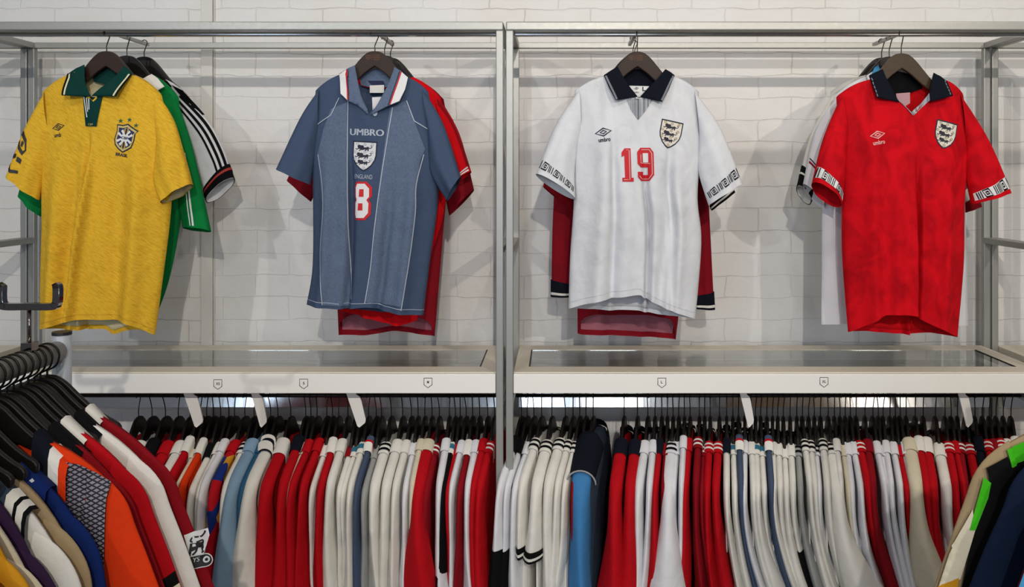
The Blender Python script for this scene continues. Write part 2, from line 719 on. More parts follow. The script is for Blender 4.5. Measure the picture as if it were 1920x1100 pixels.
def make_body(sh, spec, mat, T=0.045, nu=84, nv=60, folds=(), wrinkle=0.0035, seed=0.0, nbf=.030, nbb=.022, lining=None, name='torso'):
    g = spec
    tl, nl, nr, tr = g['tipL'], g['neckL'], g['neckR'], g['tipR']
    uL = (nl[0] - tl[0]) / (tr[0] - tl[0])
    uR = (nr[0] - tl[0]) / (tr[0] - tl[0])
    nf = Curve([nl] + g['neckF'] + [nr], False)
    nb = Curve([nl] + g['neckB'] + [nr], True)
    Lc, Rc = Curve(g['left']), Curve(g['right'])
    Bf, Bb = Curve(g['hemF']), Curve(g['hemB'])
    us = sorted(set([round(k / nu, 5) for k in range(nu + 1)] + [round(uL, 5), round(uR, 5), round((uL + uR) / 2, 5)]))

    def top(u, nc):
        if u <= uL:
            k = u / uL
            x, z = tl[0] + (nl[0] - tl[0]) * k, tl[1] + (nl[1] - tl[1]) * k
            z += .008 * sin(pi * k)
        elif u >= uR:
            k = (u - uR) / (1 - uR)
            x, z = nr[0] + (tr[0] - nr[0]) * k, nr[1] + (tr[1] - nr[1]) * k
            z += .008 * sin(pi * k)
        else:
            x, z = nc.at((u - uL) / (uR - uL))
        return x, z

    def sheet(front):
        nc, B = (nf, Bf) if front else (nb, Bb)
        rows = []
        T0, T1, B0, B1 = top(0, nc), top(1, nc), B.at(0), B.at(1)
        for j in range(nv + 1):
            v = j / nv
            row = []
            for u in us:
                a, b, c, d = Lc.at(v), Rc.at(v), top(u, nc), B.at(u)
                q = []
                for i in (0, 1):
                    q.append((1 - u) * a[i] + u * b[i] + (1 - v) * c[i] + v * d[i]
                             - ((1 - u) * (1 - v) * T0[i] + u * (1 - v) * T1[i] + (1 - u) * v * B0[i] + u * v * B1[i]))
                e = sqrt(max(0, 4 * u * (1 - u)))
                y = T * e * (.42 + .58 * smooth01(0, .35, v)) * (1 - .25 * smooth01(.5, 1, v))
                y += (nbf if front else nbb) * exp(-((u - .5) / .17) ** 2) * (1 - smooth01(0, .3, v))
                w = 0
                for (ut, ub, wd, am, v0, kind) in folds:
                    t = (u - (ut + (ub - ut) * v)) / wd
                    if abs(t) < 3.5:
                        k = exp(-t * t) if kind == 'g' else t * exp(-t * t) * 1.6
                        w += 1.7 * am * k * smooth01(v0, v0 + .45, v)
                ns = noise.noise(Vector((q[0] * 9 + seed, q[1] * 3.2, seed * 3 + (0 if front else 9))))
                ns += .6 * noise.noise(Vector((q[0] * 16 + q[1] * 9, q[1] * 14, seed + 5)))
                w += 1.5 * ns * wrinkle * e * (0.4 + v)
                y = -(y + w) if front else (y + w * (.6 if front else .5))
                if front:
                    y = min(y, -.0045 * e - .0005)
                else:
                    y = max(y, .0045 * e + .0005)
                row.append((q[0], y, q[1]))
            rows.append(row)
        return rows

    rf, rb = sheet(True), sheet(False)
    m = M()
    n = len(us)
    m.grid(rf)
    kb = len(m.v)
    m.grid(rb)
    for j in range(nv):
        for i in (0, n - 1):
            m.f.append((j * n + i, (j + 1) * n + i, kb + (j + 1) * n + i, kb + j * n + i))
    for i in range(n - 1):
        if us[i + 1] <= uL + 1e-4 or us[i] >= uR - 1e-4:
            m.f.append((i, i + 1, kb + i + 1, kb + i))
    o = m.build(name, mat, sh.root, smooth=True)
    sh.torso = o
    sh.bvh = BVHTree.FromPolygons([Vector(v) for v in m.v], m.f)
    if lining:
        ml = M()
        last = []
        for p, c in zip(rb[-2], rb[-1]):
            k = max(0, 1 - .016 / max(p[2] - c[2], 1e-4))
            last.append(tuple(a + (b - a) * k for a, b in zip(p, c)))
        ml.grid([[(x, y - .003, z + .001) for x, y, z in r[1:-1]] for r in rb[:-1] + [last]])
        lo = ml.build('lining', lining, sh.root, smooth=True)
        lo['label'] = 'paler inner side of the back'
    return o


class Sleeve:
    def __init__(s, up, lo, th0, th1, y0, y1, opening, amp, seed):
        s.up, s.lo = Curve(up), Curve(lo)
        s.th0, s.th1, s.y0, s.y1, s.open, s.amp, s.seed = th0, th1, y0, y1, opening, amp, seed

    def at(s, t, phi):
        a, b = s.up.at(t), s.lo.at(t)
        c = (1 - cos(phi)) / 2
        x, z = a[0] + (b[0] - a[0]) * c, a[1] + (b[1] - a[1]) * c
        th = s.th0 + (s.th1 - s.th0) * t ** .8
        sp = sin(phi)
        y = s.y0 + (s.y1 - s.y0) * t - th * sp
        w = s.amp * t * (sin(phi * 5 + s.seed) * .5 + noise.noise(Vector((x * 14 + s.seed, z * 9, s.seed))))
        y += w * abs(sp)
        z += s.open * sp * smooth01(.55, 1, t)
        return (x, y, z)

    def front(s, t, v, off):
        x, y, z = s.at(t, math.acos(max(-1, min(1, 1 - 2 * v))))
        return (x, y - off, z)


def make_sleeve(sh, up, lo, mat, th0=.02, th1=.04, y0=0, y1=-.01, opening=0.0, amp=.006, seed=0.0, nt=26, np_=30, name='sleeve', lining=None):
    sl = Sleeve(up, lo, th0, th1, y0, y1, opening, amp, seed)
    m = M()
    m.grid([[sl.at(j / nt, 2 * pi * k / np_) for k in range(np_)] for j in range(nt + 1)], True)
    sl.obj = m.build(name, mat, sh.root, smooth=True)
    sl.bvh = BVHTree.FromPolygons([Vector(v) for v in m.v], m.f)
    if lining:
        ml = M()
        rows = []
        for j in range(7):
            t = .62 + .375 * j / 6
            row = []
            for k in range(np_):
                x, y, z = sl.at(t, 2 * pi * k / np_)
                cx_, cy_, cz_ = [(p + q) / 2 for p, q in zip(sl.at(t, 0), sl.at(t, pi))]
                row.append((cx_ + (x - cx_) * .93, cy_ + (y - cy_) * .9, cz_ + (z - cz_) * .93))
            rows.append(row)
        ml.grid(rows, True)
        ml.build('sleeve_lining', lining, sh.root, smooth=True)
    return sl


def sleeve_decal(name, sl, polys, mat, parent, off=.0015, label=None, cell=.08):
    """polygons in (v across, t along) of the sleeve's front"""
    bm = bmesh.new()
    for p in polys:
        bm.faces.new([bm.verts.new((v, 0, t)) for v, t in p])
    bm.normal_update()
    bmesh.ops.triangulate(bm, faces=bm.faces[:])
    for ax in ((1, 0, 0), (0, 0, 1)):
        c_ = cell if ax[0] else .03
        k = 1
        while k * c_ < 1.2:
            bmesh.ops.bisect_plane(bm, geom=bm.verts[:] + bm.edges[:] + bm.faces[:], plane_co=tuple(a * k * c_ for a in ax), plane_no=ax)
            k += 1
    for v in bm.verts:
        v.co = sl.front(v.co.z, v.co.x, off)
    bmesh.ops.recalc_face_normals(bm, faces=bm.faces)
    me = bpy.data.meshes.new(name)
    bm.to_mesh(me)
    bm.free()
    for p in me.polygons:
        p.use_smooth = True
    me.materials.append(mat)
    o = bpy.data.objects.new(name, me)
    COL.objects.link(o)
    o.parent = parent
    if label:
        o['label'] = label
    return o


def band_ring(sl, t0, t1, mat, parent, name='cuff', grow=.003, np_=30, n=4):
    m = M()
    rows = []
    for j in range(n + 1):
        t = t0 + (t1 - t0) * j / n
        row = []
        for k in range(np_):
            x, y, z = sl.at(t, 2 * pi * k / np_)
            c = [(p + q) / 2 for p, q in zip(sl.at(t, 0), sl.at(t, pi))]
            d = Vector((x - c[0], y - c[1], z - c[2]))
            l = d.length or 1e-6
            d *= (l + grow) / l
            row.append((c[0] + d.x, c[1] + d.y, c[2] + d.z))
        rows.append(row)
    m.grid(rows, True)
    return m.build(name, mat, parent, smooth=True)


class Px:
    """turns pixels of the photograph into a shirt's own metres, at its distance"""
    def __init__(s, ox, oy, d):
        s.ox, s.oy, s.d = ox, oy, d
        s.k = d / F

    def __call__(s, x, y):
        return ((x - s.ox) * s.k, (s.oy - y) * s.k)

    def l(s, pts):
        return [s(*p) for p in pts]


def front_spec(px, tipL, neckL, neckR, tipR, neckF, neckB, left, right, hemF, hemB):
    return dict(tipL=px(*tipL), neckL=px(*neckL), neckR=px(*neckR), tipR=px(*tipR), neckF=px.l(neckF), neckB=px.l(neckB),
                left=px.l([tipL] + left), right=px.l([tipR] + right), hemF=px.l(hemF), hemB=px.l(hemB))


def collar_wing(sh, px, poly, mat, ytop, ybot, name='collar', lift=.007):
    pts = px.l(poly)
    zs = [p[1] for p in pts]
    z0, z1 = min(zs), max(zs)

    def surf(x, z):
        k = (z - z0) / (z1 - z0)
        y = ybot + (ytop - ybot) * smooth01(0, 1, k)
        hit = sh.bvh.ray_cast(Vector((x, -2, z)), Vector((0, 1, 0)))
        if hit[0] is not None:
            y = min(y, hit[0].y - .002)
        return y
    sh.cs = surf
    o = decal(name, [pts], mat, sh.root, surf, lift, .009)
    md = o.modifiers.new('thickness', 'SOLIDIFY')
    md.thickness = .003
    md.offset = -1
    return surf


def umbro_mark(cx, cz, w, rot):
    outer = [(-1, -.10), (0.02, .50), (1, .10), (-.02, -.50)]
    inner = [(a * .42, b * .42) for a, b in outer]
    return place(stroke(outer, .17, True) + stroke(inner, .15, True), cx, cz, w / 2, rot)


def shield(sc=1.0, top=0.0):
    """pointed shield about 1.6 wide and 2 high"""
    pts = [(-.8, 1), (.8, 1), (.8, .1), (.72, -.25), (.5, -.62), (.22, -.88), (0, -1), (-.22, -.88), (-.5, -.62), (-.72, -.25), (-.8, .1)]
    return [(x * sc, z * sc) for x, z in pts]


def lion(cx, cz, s):
    q = []
    q += stroke([(-.42, .05), (-.2, -.07), (.05, .0), (.3, -.02)], .17)
    q += [disc(-.42, .13, .15, 8), disc(-.2, .08, .17, 8), disc(.26, .02, .12, 8)]
    q += stroke([(-.45, -.02), (-.62, -.1), (-.7, -.02)], .07)
    q += stroke([(-.3, -.1), (-.42, -.22)], .08)
    q += stroke([(.2, -.05), (.05, -.2)], .08) + stroke([(.33, -.05), (.28, -.22)], .08)
    q += stroke([(.3, .05), (.5, .02), (.62, .12), (.5, .22), (.66, .25)], .06)
    return place(q, cx, cz, s)


def lions_crest(sh, px, cx, cy, hpx, rot, border, field, ink, ring):
    x, z = px(cx, cy)
    s = hpx * px.k / 2
    fr = sh.surf
    decal('crest', place([shield(1.0)], x, z, s, rot), border, sh.root, fr, .0012, .01, 'three lions shield badge')
    c = decal('crest_field', place([shield(.9)], x, z, s, rot), field, sh.root, fr, .0020, .01)
    q = []
    for k, (ax, az) in enumerate([(-.02, .52), (-.04, .02), (-.02, -.42)]):
        q += lion(ax, az, .82 - .13 * (k == 2))
    decal('crest_lions', place(q, x, z, s, rot), ink, sh.root, fr, .0028, .01)
    q = []
    for ax, az in [(-.5, .82), (0, .78), (.5, .80), (-.62, .27), (.02, .28), (.5, .28), (-.58, -.2), (.05, -.2), (.45, -.2), (0, -.75)]:
        q += stroke(disc(ax, az, .08, 6), .05, True)
    decal('crest_roses', place(q, x, z, s, rot), ring, sh.root, fr, .0028, .02)


# ================================================================== THE SETTING
WALLY = 2.865
m = M()
m.box((-4.2, WALLY, 0), (4.2, WALLY + .2, 3.2))
structure(m.build('wall_back', wall_material())).location = (0, 0, 0)
m = M()
m.box((-4.2, -5.0, -.1), (4.2, WALLY + .2, 0))
structure(m.build('floor', plain('grey_floor', '77726a', 0.5, 0, .2, 8)))
m = M()
m.box((-4.2, -5.0, 3.2), (4.2, WALLY + .2, 3.3))
structure(m.build('ceiling', plain('white_ceiling', 'd8d5cd', 0.8, 0, .1, 20)))
# smooth white batten down the wall and the thin conduit beside it
PAINT = plain('batten_paint', 'd6d4cd', 0.5, 0, .25, 30)
m = M()
x0, x1 = P(379, 0, WALLY).x, P(404, 0, WALLY).x
m.box((x0, WALLY - .012, 0), (x1 - .006, WALLY, 3.2))
m.box((x1 - .003, WALLY - .006, 0), (x1, WALLY, 3.2))
structure(m.build('trim_1', PAINT, bevel=.002))

# ================================================================== DISPLAY RACKS
STEEL = plain('brushed_steel', 'a2a29d', 0.42, 0.55, .08, 90)
CHROME = plain('chrome', 'd5d3cf', 0.12, 1.0, 0, 6)
SHELFW = plain('shelf_white', 'eeece6', 0.45, 0, .05, 40)
TOPW = plain('shelf_top_cream', 'd4ccbb', 0.5, 0, .05, 40)
TRAY = plain('tray_grey', '8f8e86', 0.35, 0, 0)
GLASS = glass_material()
INK = plain('black_ink', '1a1a1a', 0.6)
GASK = plain('black_gasket', '17150f', 0.6)
DARKBAR = plain('dark_steel_bar', '2a2622', 0.4, 0.7)
tb = .0205
YF, YR = 2.40, 2.777
ZT = P(0, 40, YF).z
RAILY = 2.56
RAILZ = 1.6 + (330 - 741) * RAILY / F


def make_rack(xa, xb, label, bars, group):
    r = thing('display_rack', label, 'rack', (0, 0, 0), 0, group)
    for x in (xa, xb - tb):
        for y in (YF, YR):
            m = M()
            m.box((x, y, 0), (x + tb, y + tb, ZT - .0255 if y == YF else ZT - .019))
            m.build('post', STEEL, r, bevel=.002)
    m = M()
    m.box((xa, YF, ZT - .0255), (xb, YF + tb, ZT))
    m.build('front_rail', STEEL, r, bevel=.004, seg=3)
    m = M()
    m.box((xa, YR, ZT - .019), (xb, YR + tb, ZT))
    m.build('rear_rail', STEEL, r, bevel=.002)
    for x in (xa, xb - tb):
        m = M()
        m.box((x, YF + tb, ZT - .019), (x + tb, YR, ZT))
        m.build('side_rail', STEEL, r, bevel=.002)
        zm = P(0, 445, YR).z
        m = M()
        m.box((x, YF + tb, zm - .019), (x + tb, YR, zm))
        m.build('side_rail', STEEL, r, bevel=.002)
    # chrome bar under the front rail
    zb = P(0, 57.5, 2.44).z
    m = M()
    m.box((xa + tb, 2.437, zb - .0165), (xb - tb, 2.453, zb))
    m.build('hanging_bar', CHROME, r, bevel=.004, seg=3)
    for x in bars:
        m = M()
        m.box((x - .005, 2.453, zb - .009), (x + .005, 2.67, zb + .001))
        m.build('faceout_arm', STEEL, r, bevel=.001)
    # chrome strip behind the lower hooks and the lower hanging rail
    zc0, zc1 = P(0, 763, 2.74).z, P(0, 737, 2.74).z
    m = M()
    ty = (zc1 - zc0) * .21
    x_, w_ = xa + tb, xb - xa - 2 * tb
    m.add([(x_ + w_ * i, 2.74 + ty * j + .012 * k, zc0 + (zc1 - zc0) * j) for i in (0, 1) for j in (0, 1) for k in (0, 1)],
          [(0, 1, 3, 2), (4, 6, 7, 5), (0, 2, 6, 4), (1, 5, 7, 3), (0, 4, 5, 1), (2, 3, 7, 6)])
    m.build('backing_strip', CHROME, r)
    m = M()
    m.tube([(xa + tb, RAILY, RAILZ), (xb - tb, RAILY, RAILZ)], .006, 12)
    m.build('lower_rail', DARKBAR, r, smooth=True)
    for x in (xa + .002, xb - tb + .002):
        m = M()
        m.box((x, YF + tb, RAILZ - .012), (x + .014, YR, RAILZ + .012))
        m.build('rail_support', STEEL, r, bevel=.002)
    return r


XC = P(946.0, 0, YF).x
RX0, RX1 = P(948.5, 0, YF).x, P(1857, 0, YR).x
LX0, LX1 = P(52, 0, YR).x, P(943.5, 0, YF).x
BAR_A, BAR_B, BAR_C, BAR_D = -1.281, -.515, .226, .990
make_rack(LX0, LX1, 'grey steel display rack left of the centre posts, above the XS, S and M marks', (BAR_A, BAR_B), 'display racks')
make_rack(RX0, RX1, 'grey steel display rack right of the centre posts, above the L and XL marks', (BAR_C, BAR_D), 'display racks')
make_rack(LX0 - .004 - 1.56, LX0 - .004, 'neighbouring steel rack cut off at the left edge of the photo', (), 'display racks')
make_rack(RX1 + .006, RX1 + .006 + 1.56, 'neighbouring steel rack cut off at the right edge of the photo', (), 'display racks')

SZT = P(0, 699.5, YF).z
SZB = P(0, 737, YF).z


def make_shelf(xa, xb, label, marks, gl, brackets):
    r = thing('display_shelf', label, 'shelf', (0, 0, 0), 0, 'display shelves')
    xa += tb + .001
    xb -= tb + .001
    ya, yb = YF - .002, YR - .002
    gx0, gx1 = gl
    gy0, gy1 = P(0, 687, 1).y, 1
    gy0 = (H - SZT) * F / (687 - 330)
    gy1 = (H - SZT) * F / (655.5 - 330)
    m = M()
    m.box((xa, ya, SZB), (xb, ya + .018, SZT - .002))
    m.build('fascia', SHELFW, r, bevel=.002)
    m = M()
    zt0 = SZT - .016
    m.box((xa, ya + .018, zt0), (xb, gy0, SZT))
    m.box((xa, gy1, zt0), (xb, yb + .02, SZT))
    m.box((xa, gy0, zt0), (gx0, gy1, SZT))
    m.box((gx1, gy0, zt0), (xb, gy1, SZT))
    m.build('top_board', TOPW, r)
    m = M()
    m.box((gx0, gy0, SZT - .040), (gx1, gy1, SZT - .036))
    m.build('tray', TRAY, r)
    m = M()
    m.box((xa, ya + .018, SZB + .004), (xb, yb, SZB + .012))
    m.build('underside', SHELFW, r)
    m = M()
    m.box((gx0 + .004, gy0 + .001, SZT - .006), (gx1 - .004, gy1 - .001, SZT - .001))
    m.build('glass_panel', GLASS, r)
    for x in (gx0, gx1 - .004):
        m = M()
        m.box((x, gy0 + .001, SZT - .02), (x + .0038, gy1 - .001, SZT + .0006))
        m.build('gasket', GASK, r)
    for px_, py_, txt in marks:
        c = P(px_, py_, ya)
        k = ya / F
        out = [(-7.6, 8.6), (7.6, 8.6), (7.6, -4), (0, -9.6), (-7.6, -4)]
        q = [[(c.x + x * k, c.z + z * k) for x, z in p] for p in stroke(out, 1.25, True)]
        q += text_polys(txt, c.x, c.z + 1 * k, (7.6 if len(txt) > 1 else 3.6) * k, 5.2 * k, 0, .02)
        decal('size_mark', q, INK, r, lambda x, z: ya, .0004, .2, 'black shield outline marked ' + txt)
    for (bx, wd) in brackets:
        d = 2.47
        pts = [(0, -2), (16, -2), (20, 5), (27, 10), (30, 18), (38, 52), (37, 58), (26, 67), (22, 64)]
        pl = []
        for x, y in pts:
            q = P(bx + x * wd, 734 + y, d)
            pl.append((q.x, q.z))
        m = M()
        m.prism(pl, d - .003, d + .003)
        m.build('rail_bracket', SHELFW, r, bevel=.001)
    return r


glL = (-1.56, P(902, 0, (H - SZT) * F / 357).x)
glR = (P(991.5, 0, (H - SZT) * F / 357).x, P(1906, 0, (H - SZT) * F / 357).x)
make_shelf(LX0, LX1, 'white shelf with sunken glass top marked XS, S and M, left of the centre posts',
           [(408.5, 720, 'XS'), (569.5, 719, 'S'), (802.5, 717, 'M')], glL, [(343, 1), (470, .8), (648, 1)])
make_shelf(RX0, RX1, 'white shelf with sunken glass top marked L and XL, right of the centre posts',
           [(1241, 717, 'L'), (1545, 716, 'XL')], glR, [(1386, .72), (1795, .75)])
w = 1.56
make_shelf(LX0 - .004 - w, LX0 - .004, 'neighbouring white shelf at the far left edge, behind the sign holder', [], (LX0 - w + .1, LX0 - .1), [])
make_shelf(RX1 + .006, RX1 + .006 + w, 'neighbouring white shelf cut off at the far right edge', [], (RX1 + .12, RX1 + w - .1), [])

# ================================================================== FABRICS
YEL = cloth('yellow_jersey', 'e6b836', 'diagonal', 'c08d1a', .7)
YELIN = cloth('pale_yellow_lining', 'd9cfa6')
DGREEN = cloth('bottle_green_knit', '0d3a35')
GREEN = cloth('green_jersey', '0a7a3c')
CREAM = cloth('cream_knit', 'e0d6b0')
WHITE = cloth('white_jersey', 'd9dbdf', 'marble', 'c6c9cf', .6)
WHITEP = cloth('white_cotton', 'e0ddd5')
WHITEC = cloth('cool_white_cotton', 'dcdce0')
CREAMW = cloth('cream_cotton', 'd3cab2')
GREYC = cloth('grey_cotton', '9a9a98')
BLUEG = cloth('slate_blue_jersey', '44536d', 'heather', '3b4a62', .8)
BLUEH = cloth('heather_blue_panel', '64728a', 'heather', '47566f', .9)
RED = cloth('red_jersey', 'd20a1a', 'marble', 'a30412', .9)
REDB = cloth('bright_red_jersey', 'cc0a15')
REDP = cloth('red_cotton', 'b30c18')
DRED = cloth('dark_red_cotton', '860d19')
MAROON = cloth('maroon_jersey', '87101f', 'marble', '74101c', .7)
MAROONIN = cloth('maroon_lining', 'a0606c')
NAVY = cloth('navy_knit', '10141f')
BLACK = cloth('black_knit', '0c0c0e')
SLATE = cloth('slate_cotton', '46536b')
ORANGE = cloth('orange_jersey', 'd8380f')
SKY = cloth('sky_cotton', '6f96b8')
DENIM = cloth('pale_blue_cotton', '7f9cb4')
TEAL = cloth('teal_knit', '2f6f86')
BLUE = cloth('royal_blue_cotton', '10255e')
TANC = cloth('tan_cotton', 'a08b6a')
PURPLE = cloth('purple_cotton', '35203f')
LIME = cloth('lime_cotton', '3fb51c')
MUSTARD = cloth('mustard_cotton', 'c58a1c')
DNAVY = cloth('dark_navy_jersey', '0f1c33')
CLARET = cloth('claret_cotton', '5f101c')
SKYB = cloth('bright_sky_cotton', '4e9ccf')
STRIPED = cloth('pinstriped_inset', 'b5b8bd', 'stripe', '5e636e', 1.0)
PATCHES = cloth('patchwork_print', '1b2f78', 'patches', 'b0131f')
DSLATE = cloth('dark_slate_cotton', '364252')
PBLUE = cloth('petrol_blue_cotton', '2c5878')
RBLUE = cloth('mid_blue_cotton', '3f7bb0')
NET = mesh_fabric('black_net')
INKN = plain('navy_print', '151a30', .7)
INKW = plain('white_print', 'dedede', .7)
INKR = plain('red_print', 'c4121f', .7)
INKY = plain('gold_print', 'c9b56a', .7)
INKG = plain('green_print', '1c5a35', .7)
INKGR = plain('silver_print', 'a9b2c0', .6)
PALE = plain('pale_label', 'd8d5d0', .8)
CREST_F = plain('crest_cream', 'dad3c8', .8)
CREST_W = plain('crest_white', 'd4d4d6', .8)
ROSE = plain('crest_rose', 'a09468', .8)

TOPG = {'a': 'shirts hung at the left end of the upper bar', 'b': 'shirts behind the number 8', 'c': 'shirts behind the number 19', 'd': 'shirts at the right end of the upper bar'}


def top_hanger(label, hx, d, htop_y, lettering, hookrot=0.0, bar=None, wood=WOOD, span=.130):
    p = P(hx, htop_y, d)
    zt = P(0, 57.5, 2.44).z if bar is None else P(0, 57.5, 2.44).z + .001
    h = zt - p.z + .0025
    x = p.x if bar is None else bar
    return make_hanger(label, 'hangers on the upper bars', (x, d, p.z), 0, h, .0125 if bar is None else .009, wood, WIRE, .012, .0016, hookrot, lettering, span)


# ---------------------------------------------------------------- yellow shirt
def yellow():
    d = 2.445
    px = Px(200, 96, d)
    top_hanger('dark brown wooden hanger inside the green collar of the yellow shirt', 200, d, 96, False, radians(75))
    r = thing('football_shirt', 'yellow short-sleeved football shirt with green collar and crest with three stars', 'shirt', P(200, 96, d), 0, TOPG['a'])
    sh = Shirt(r)
    sp = front_spec(px, (80, 174), (150, 137), (246, 139), (303, 178), [(172, 165), (191, 192), (215, 165)], [(170, 148), (198, 152), (228, 148)],
                    [(76, 260), (79, 400), (76, 520), (75, 617)], [(322, 270), (321, 390), (303, 540), (291, 627)],
                    [(75, 617), (110, 608), (146, 597), (195, 596), (250, 601), (291, 627)], [(75, 617), (130, 622), (182, 621), (201, 630), (235, 622), (291, 627)])
    make_body(sh, sp, YEL, .05, folds=[(.50, .30, .026, .034, .12, 's'), (.40, .20, .05, -.012, .2, 'g'), (.78, .80, .07, .012, .1, 'g'), (.2, .12, .06, .010, .2, 'g'), (.62, .66, .07, -.010, .2, 'g')],
              seed=1.3, lining=YELIN)
    sl = make_sleeve(sh, px.l([(86, 172), (52, 242), (24, 330)]), px.l([(100, 262), (88, 320), (79, 374)]), YEL, .018, .035, -.004, -.02, .006, .012, 1.0, lining=YELIN)
    sr = make_sleeve(sh, px.l([(296, 176), (332, 232), (367, 345)]), px.l([(300, 285), (294, 335), (313, 381)]), YEL, .02, .04, -.004, -.028, .004, .016, 4.0, lining=YELIN)
    # round black patch on the sleeve
    q = stroke([(.02, .50), (.12, .46), (.30, .47), (.40, .54), (.34, .61), (.18, .60), (.1, .56)], .05)
    q += [[(.2, .51), (.27, .50), (.27, .56), (.21, .57)]] + stroke([(.02, .72), (.12, .74), (.20, .70)], .05) + stroke([(.25, .72), (.40, .70)], .06)
    q += stroke([(.02, .86), (.2, .90), (.42, .84)], .04)
    sleeve_decal('sleeve_patch', sl, q, INK, r, .002, 'round black printed patch')
    # collar and button placket
    mb = decal('collar_back', [px.l([(163, 130), (198, 120), (240, 131), (232, 152), (198, 158), (170, 152)])], DGREEN, r, lambda x, z: .018, 0, .02)
    decal('placket', [px.l([(172, 183), (209, 183), (199, 239), (177, 238)])], DGREEN, r, sh.surf, .003, .01, 'dark green buttoned placket')
    decal('placket_stripe', stroke(px.l([(175, 184), (181, 222)]), .0035) + stroke(px.l([(181, 186), (183, 212)]), .003) + stroke(px.l([(186, 188), (186, 208)]), .003), INKW, r, sh.surf, .004, .01)
    decal('placket_lettering', text_polys('CBF', *px(188, 235), .016, .005), INKY, r, sh.surf, .004, .02)
    wl = [(165, 123), (150, 130), (138, 140), (137, 182), (183, 184), (190, 183), (177, 162), (169, 143)]
    wr = [(239, 125), (250, 132), (256, 140), (246, 162), (236, 184), (192, 183), (214, 160), (228, 143)]
    s1 = collar_wing(sh, px, wl, DGREEN, -.014, -.05)
    decal('collar_trim', stroke(px.l([(143, 139), (142, 181)]), .0045), CREAM, r, s1, .0085, .01)
    decal('collar_trim', stroke(px.l([(138.5, 140), (138, 181)]), .003), BLACK, r, s1, .0085, .01)
    s2 = collar_wing(sh, px, wr, DGREEN, -.014, -.05)
    decal('collar_trim', stroke(px.l([(252, 141), (232, 183)]), .0045), CREAM, r, s2, .0085, .01)
    decal('collar_trim', stroke(px.l([(255, 141), (237, 183)]), .003), BLACK, r, s2, .0085, .01)
    decal('hem_stitching', stroke(catmull(px.l([(77, 606), (112, 597), (146, 587), (195, 586), (250, 591), (290, 616)]), 4), .0010), plain('gold_thread', 'c2962a', .8), r, sh.surf, .0016, .008)
    # maker's mark
    decal('maker_mark', umbro_mark(*px(121, 239), 24 * px.k, radians(8)), INKN, r, sh.surf)
    decal('maker_lettering', text_polys('umb', *px(121, 254), 14 * px.k, 8 * px.k, radians(6), .02), INKN, r, sh.surf)
    # crest
    cx, cz = px(249, 260)
    s = 27 * px.k
    rot = radians(-9)
    out = [(-.72, .86), (-.35, .86), (0, 1.0), (.35, .82), (.80, .62), (.66, .4), (.70, -.1), (.6, -.6), (.3, -.82), (.0, -1.02), (-.35, -.82), (-.62, -.55), (-.72, -.2), (-.66, .4)]
    decal('crest', place([out], cx, cz, s, rot), INKN, r, sh.surf, .0012, .01, 'blue, green and white crest')
    decal('crest_border', place([[(x * .9, z * .9) for x, z in out]], cx, cz, s, rot), INKY, r, sh.surf, .0018, .01)
    decal('crest_field', place([[(x * .76, z * .76) for x, z in out]], cx, cz, s, rot), plain('crest_blue', '1a2456', .7), r, sh.surf, .0024, .01)
    decal('crest_stripe', place([[(-.14, .68), (.14, .68), (.14, -.72), (-.14, -.72)]], cx, cz, s, rot), INKY, r, sh.surf, .0028, .01)
    decal('crest_stripe', place([[(-.08, .66), (.08, .66), (.08, -.70), (-.08, -.70)]], cx, cz, s, rot), plain('crest_brown', '4a2f12', .7), r, sh.surf, .0032, .01)
    cross = []
    for k in range(4):
        a = k * pi / 2 + pi / 4
        cross += place([[(-.10, 0), (.10, 0), (.25, .56), (-.25, .56)]], 0, 0, 1, a)
    decal('crest_cross', place(cross, cx, cz, s, rot), INKW, r, sh.surf, .0037, .01)
    nick = []
    for k in range(4):
        a = k * pi / 2 + pi / 4
        nick += place([[(-.05, .30), (.05, .30), (.07, .56), (-.07, .56)]], 0, 0, 1, a)
    decal('crest_inlay', place(nick, cx, cz, s, rot), plain('crest_blue', '1a2456', .7), r, sh.surf, .0041, .01)
    decal('crest_lettering', text_polys('CBF', cx, cz, s * .5, s * .18, rot, .03), INKN, r, sh.surf, .0044, .01)
    decal('crest_caption', text_polys('BRASIL', *px(244, 291), 23 * px.k, 6 * px.k, rot, .03), INKN, r, sh.surf)
    st = []
    for sx, sy in ((239, 228), (255, 226), (267.5, 236.5)):
        a, b = px(sx, sy)
        st.append([(a + (4.6 if k % 2 == 0 else 1.9) * px.k * sin(k * pi / 5), b + (4.6 if k % 2 == 0 else 1.9) * px.k * cos(k * pi / 5)) for k in range(10)])
    decal('crest_stars', st, INKG, r, sh.surf)


yellow()


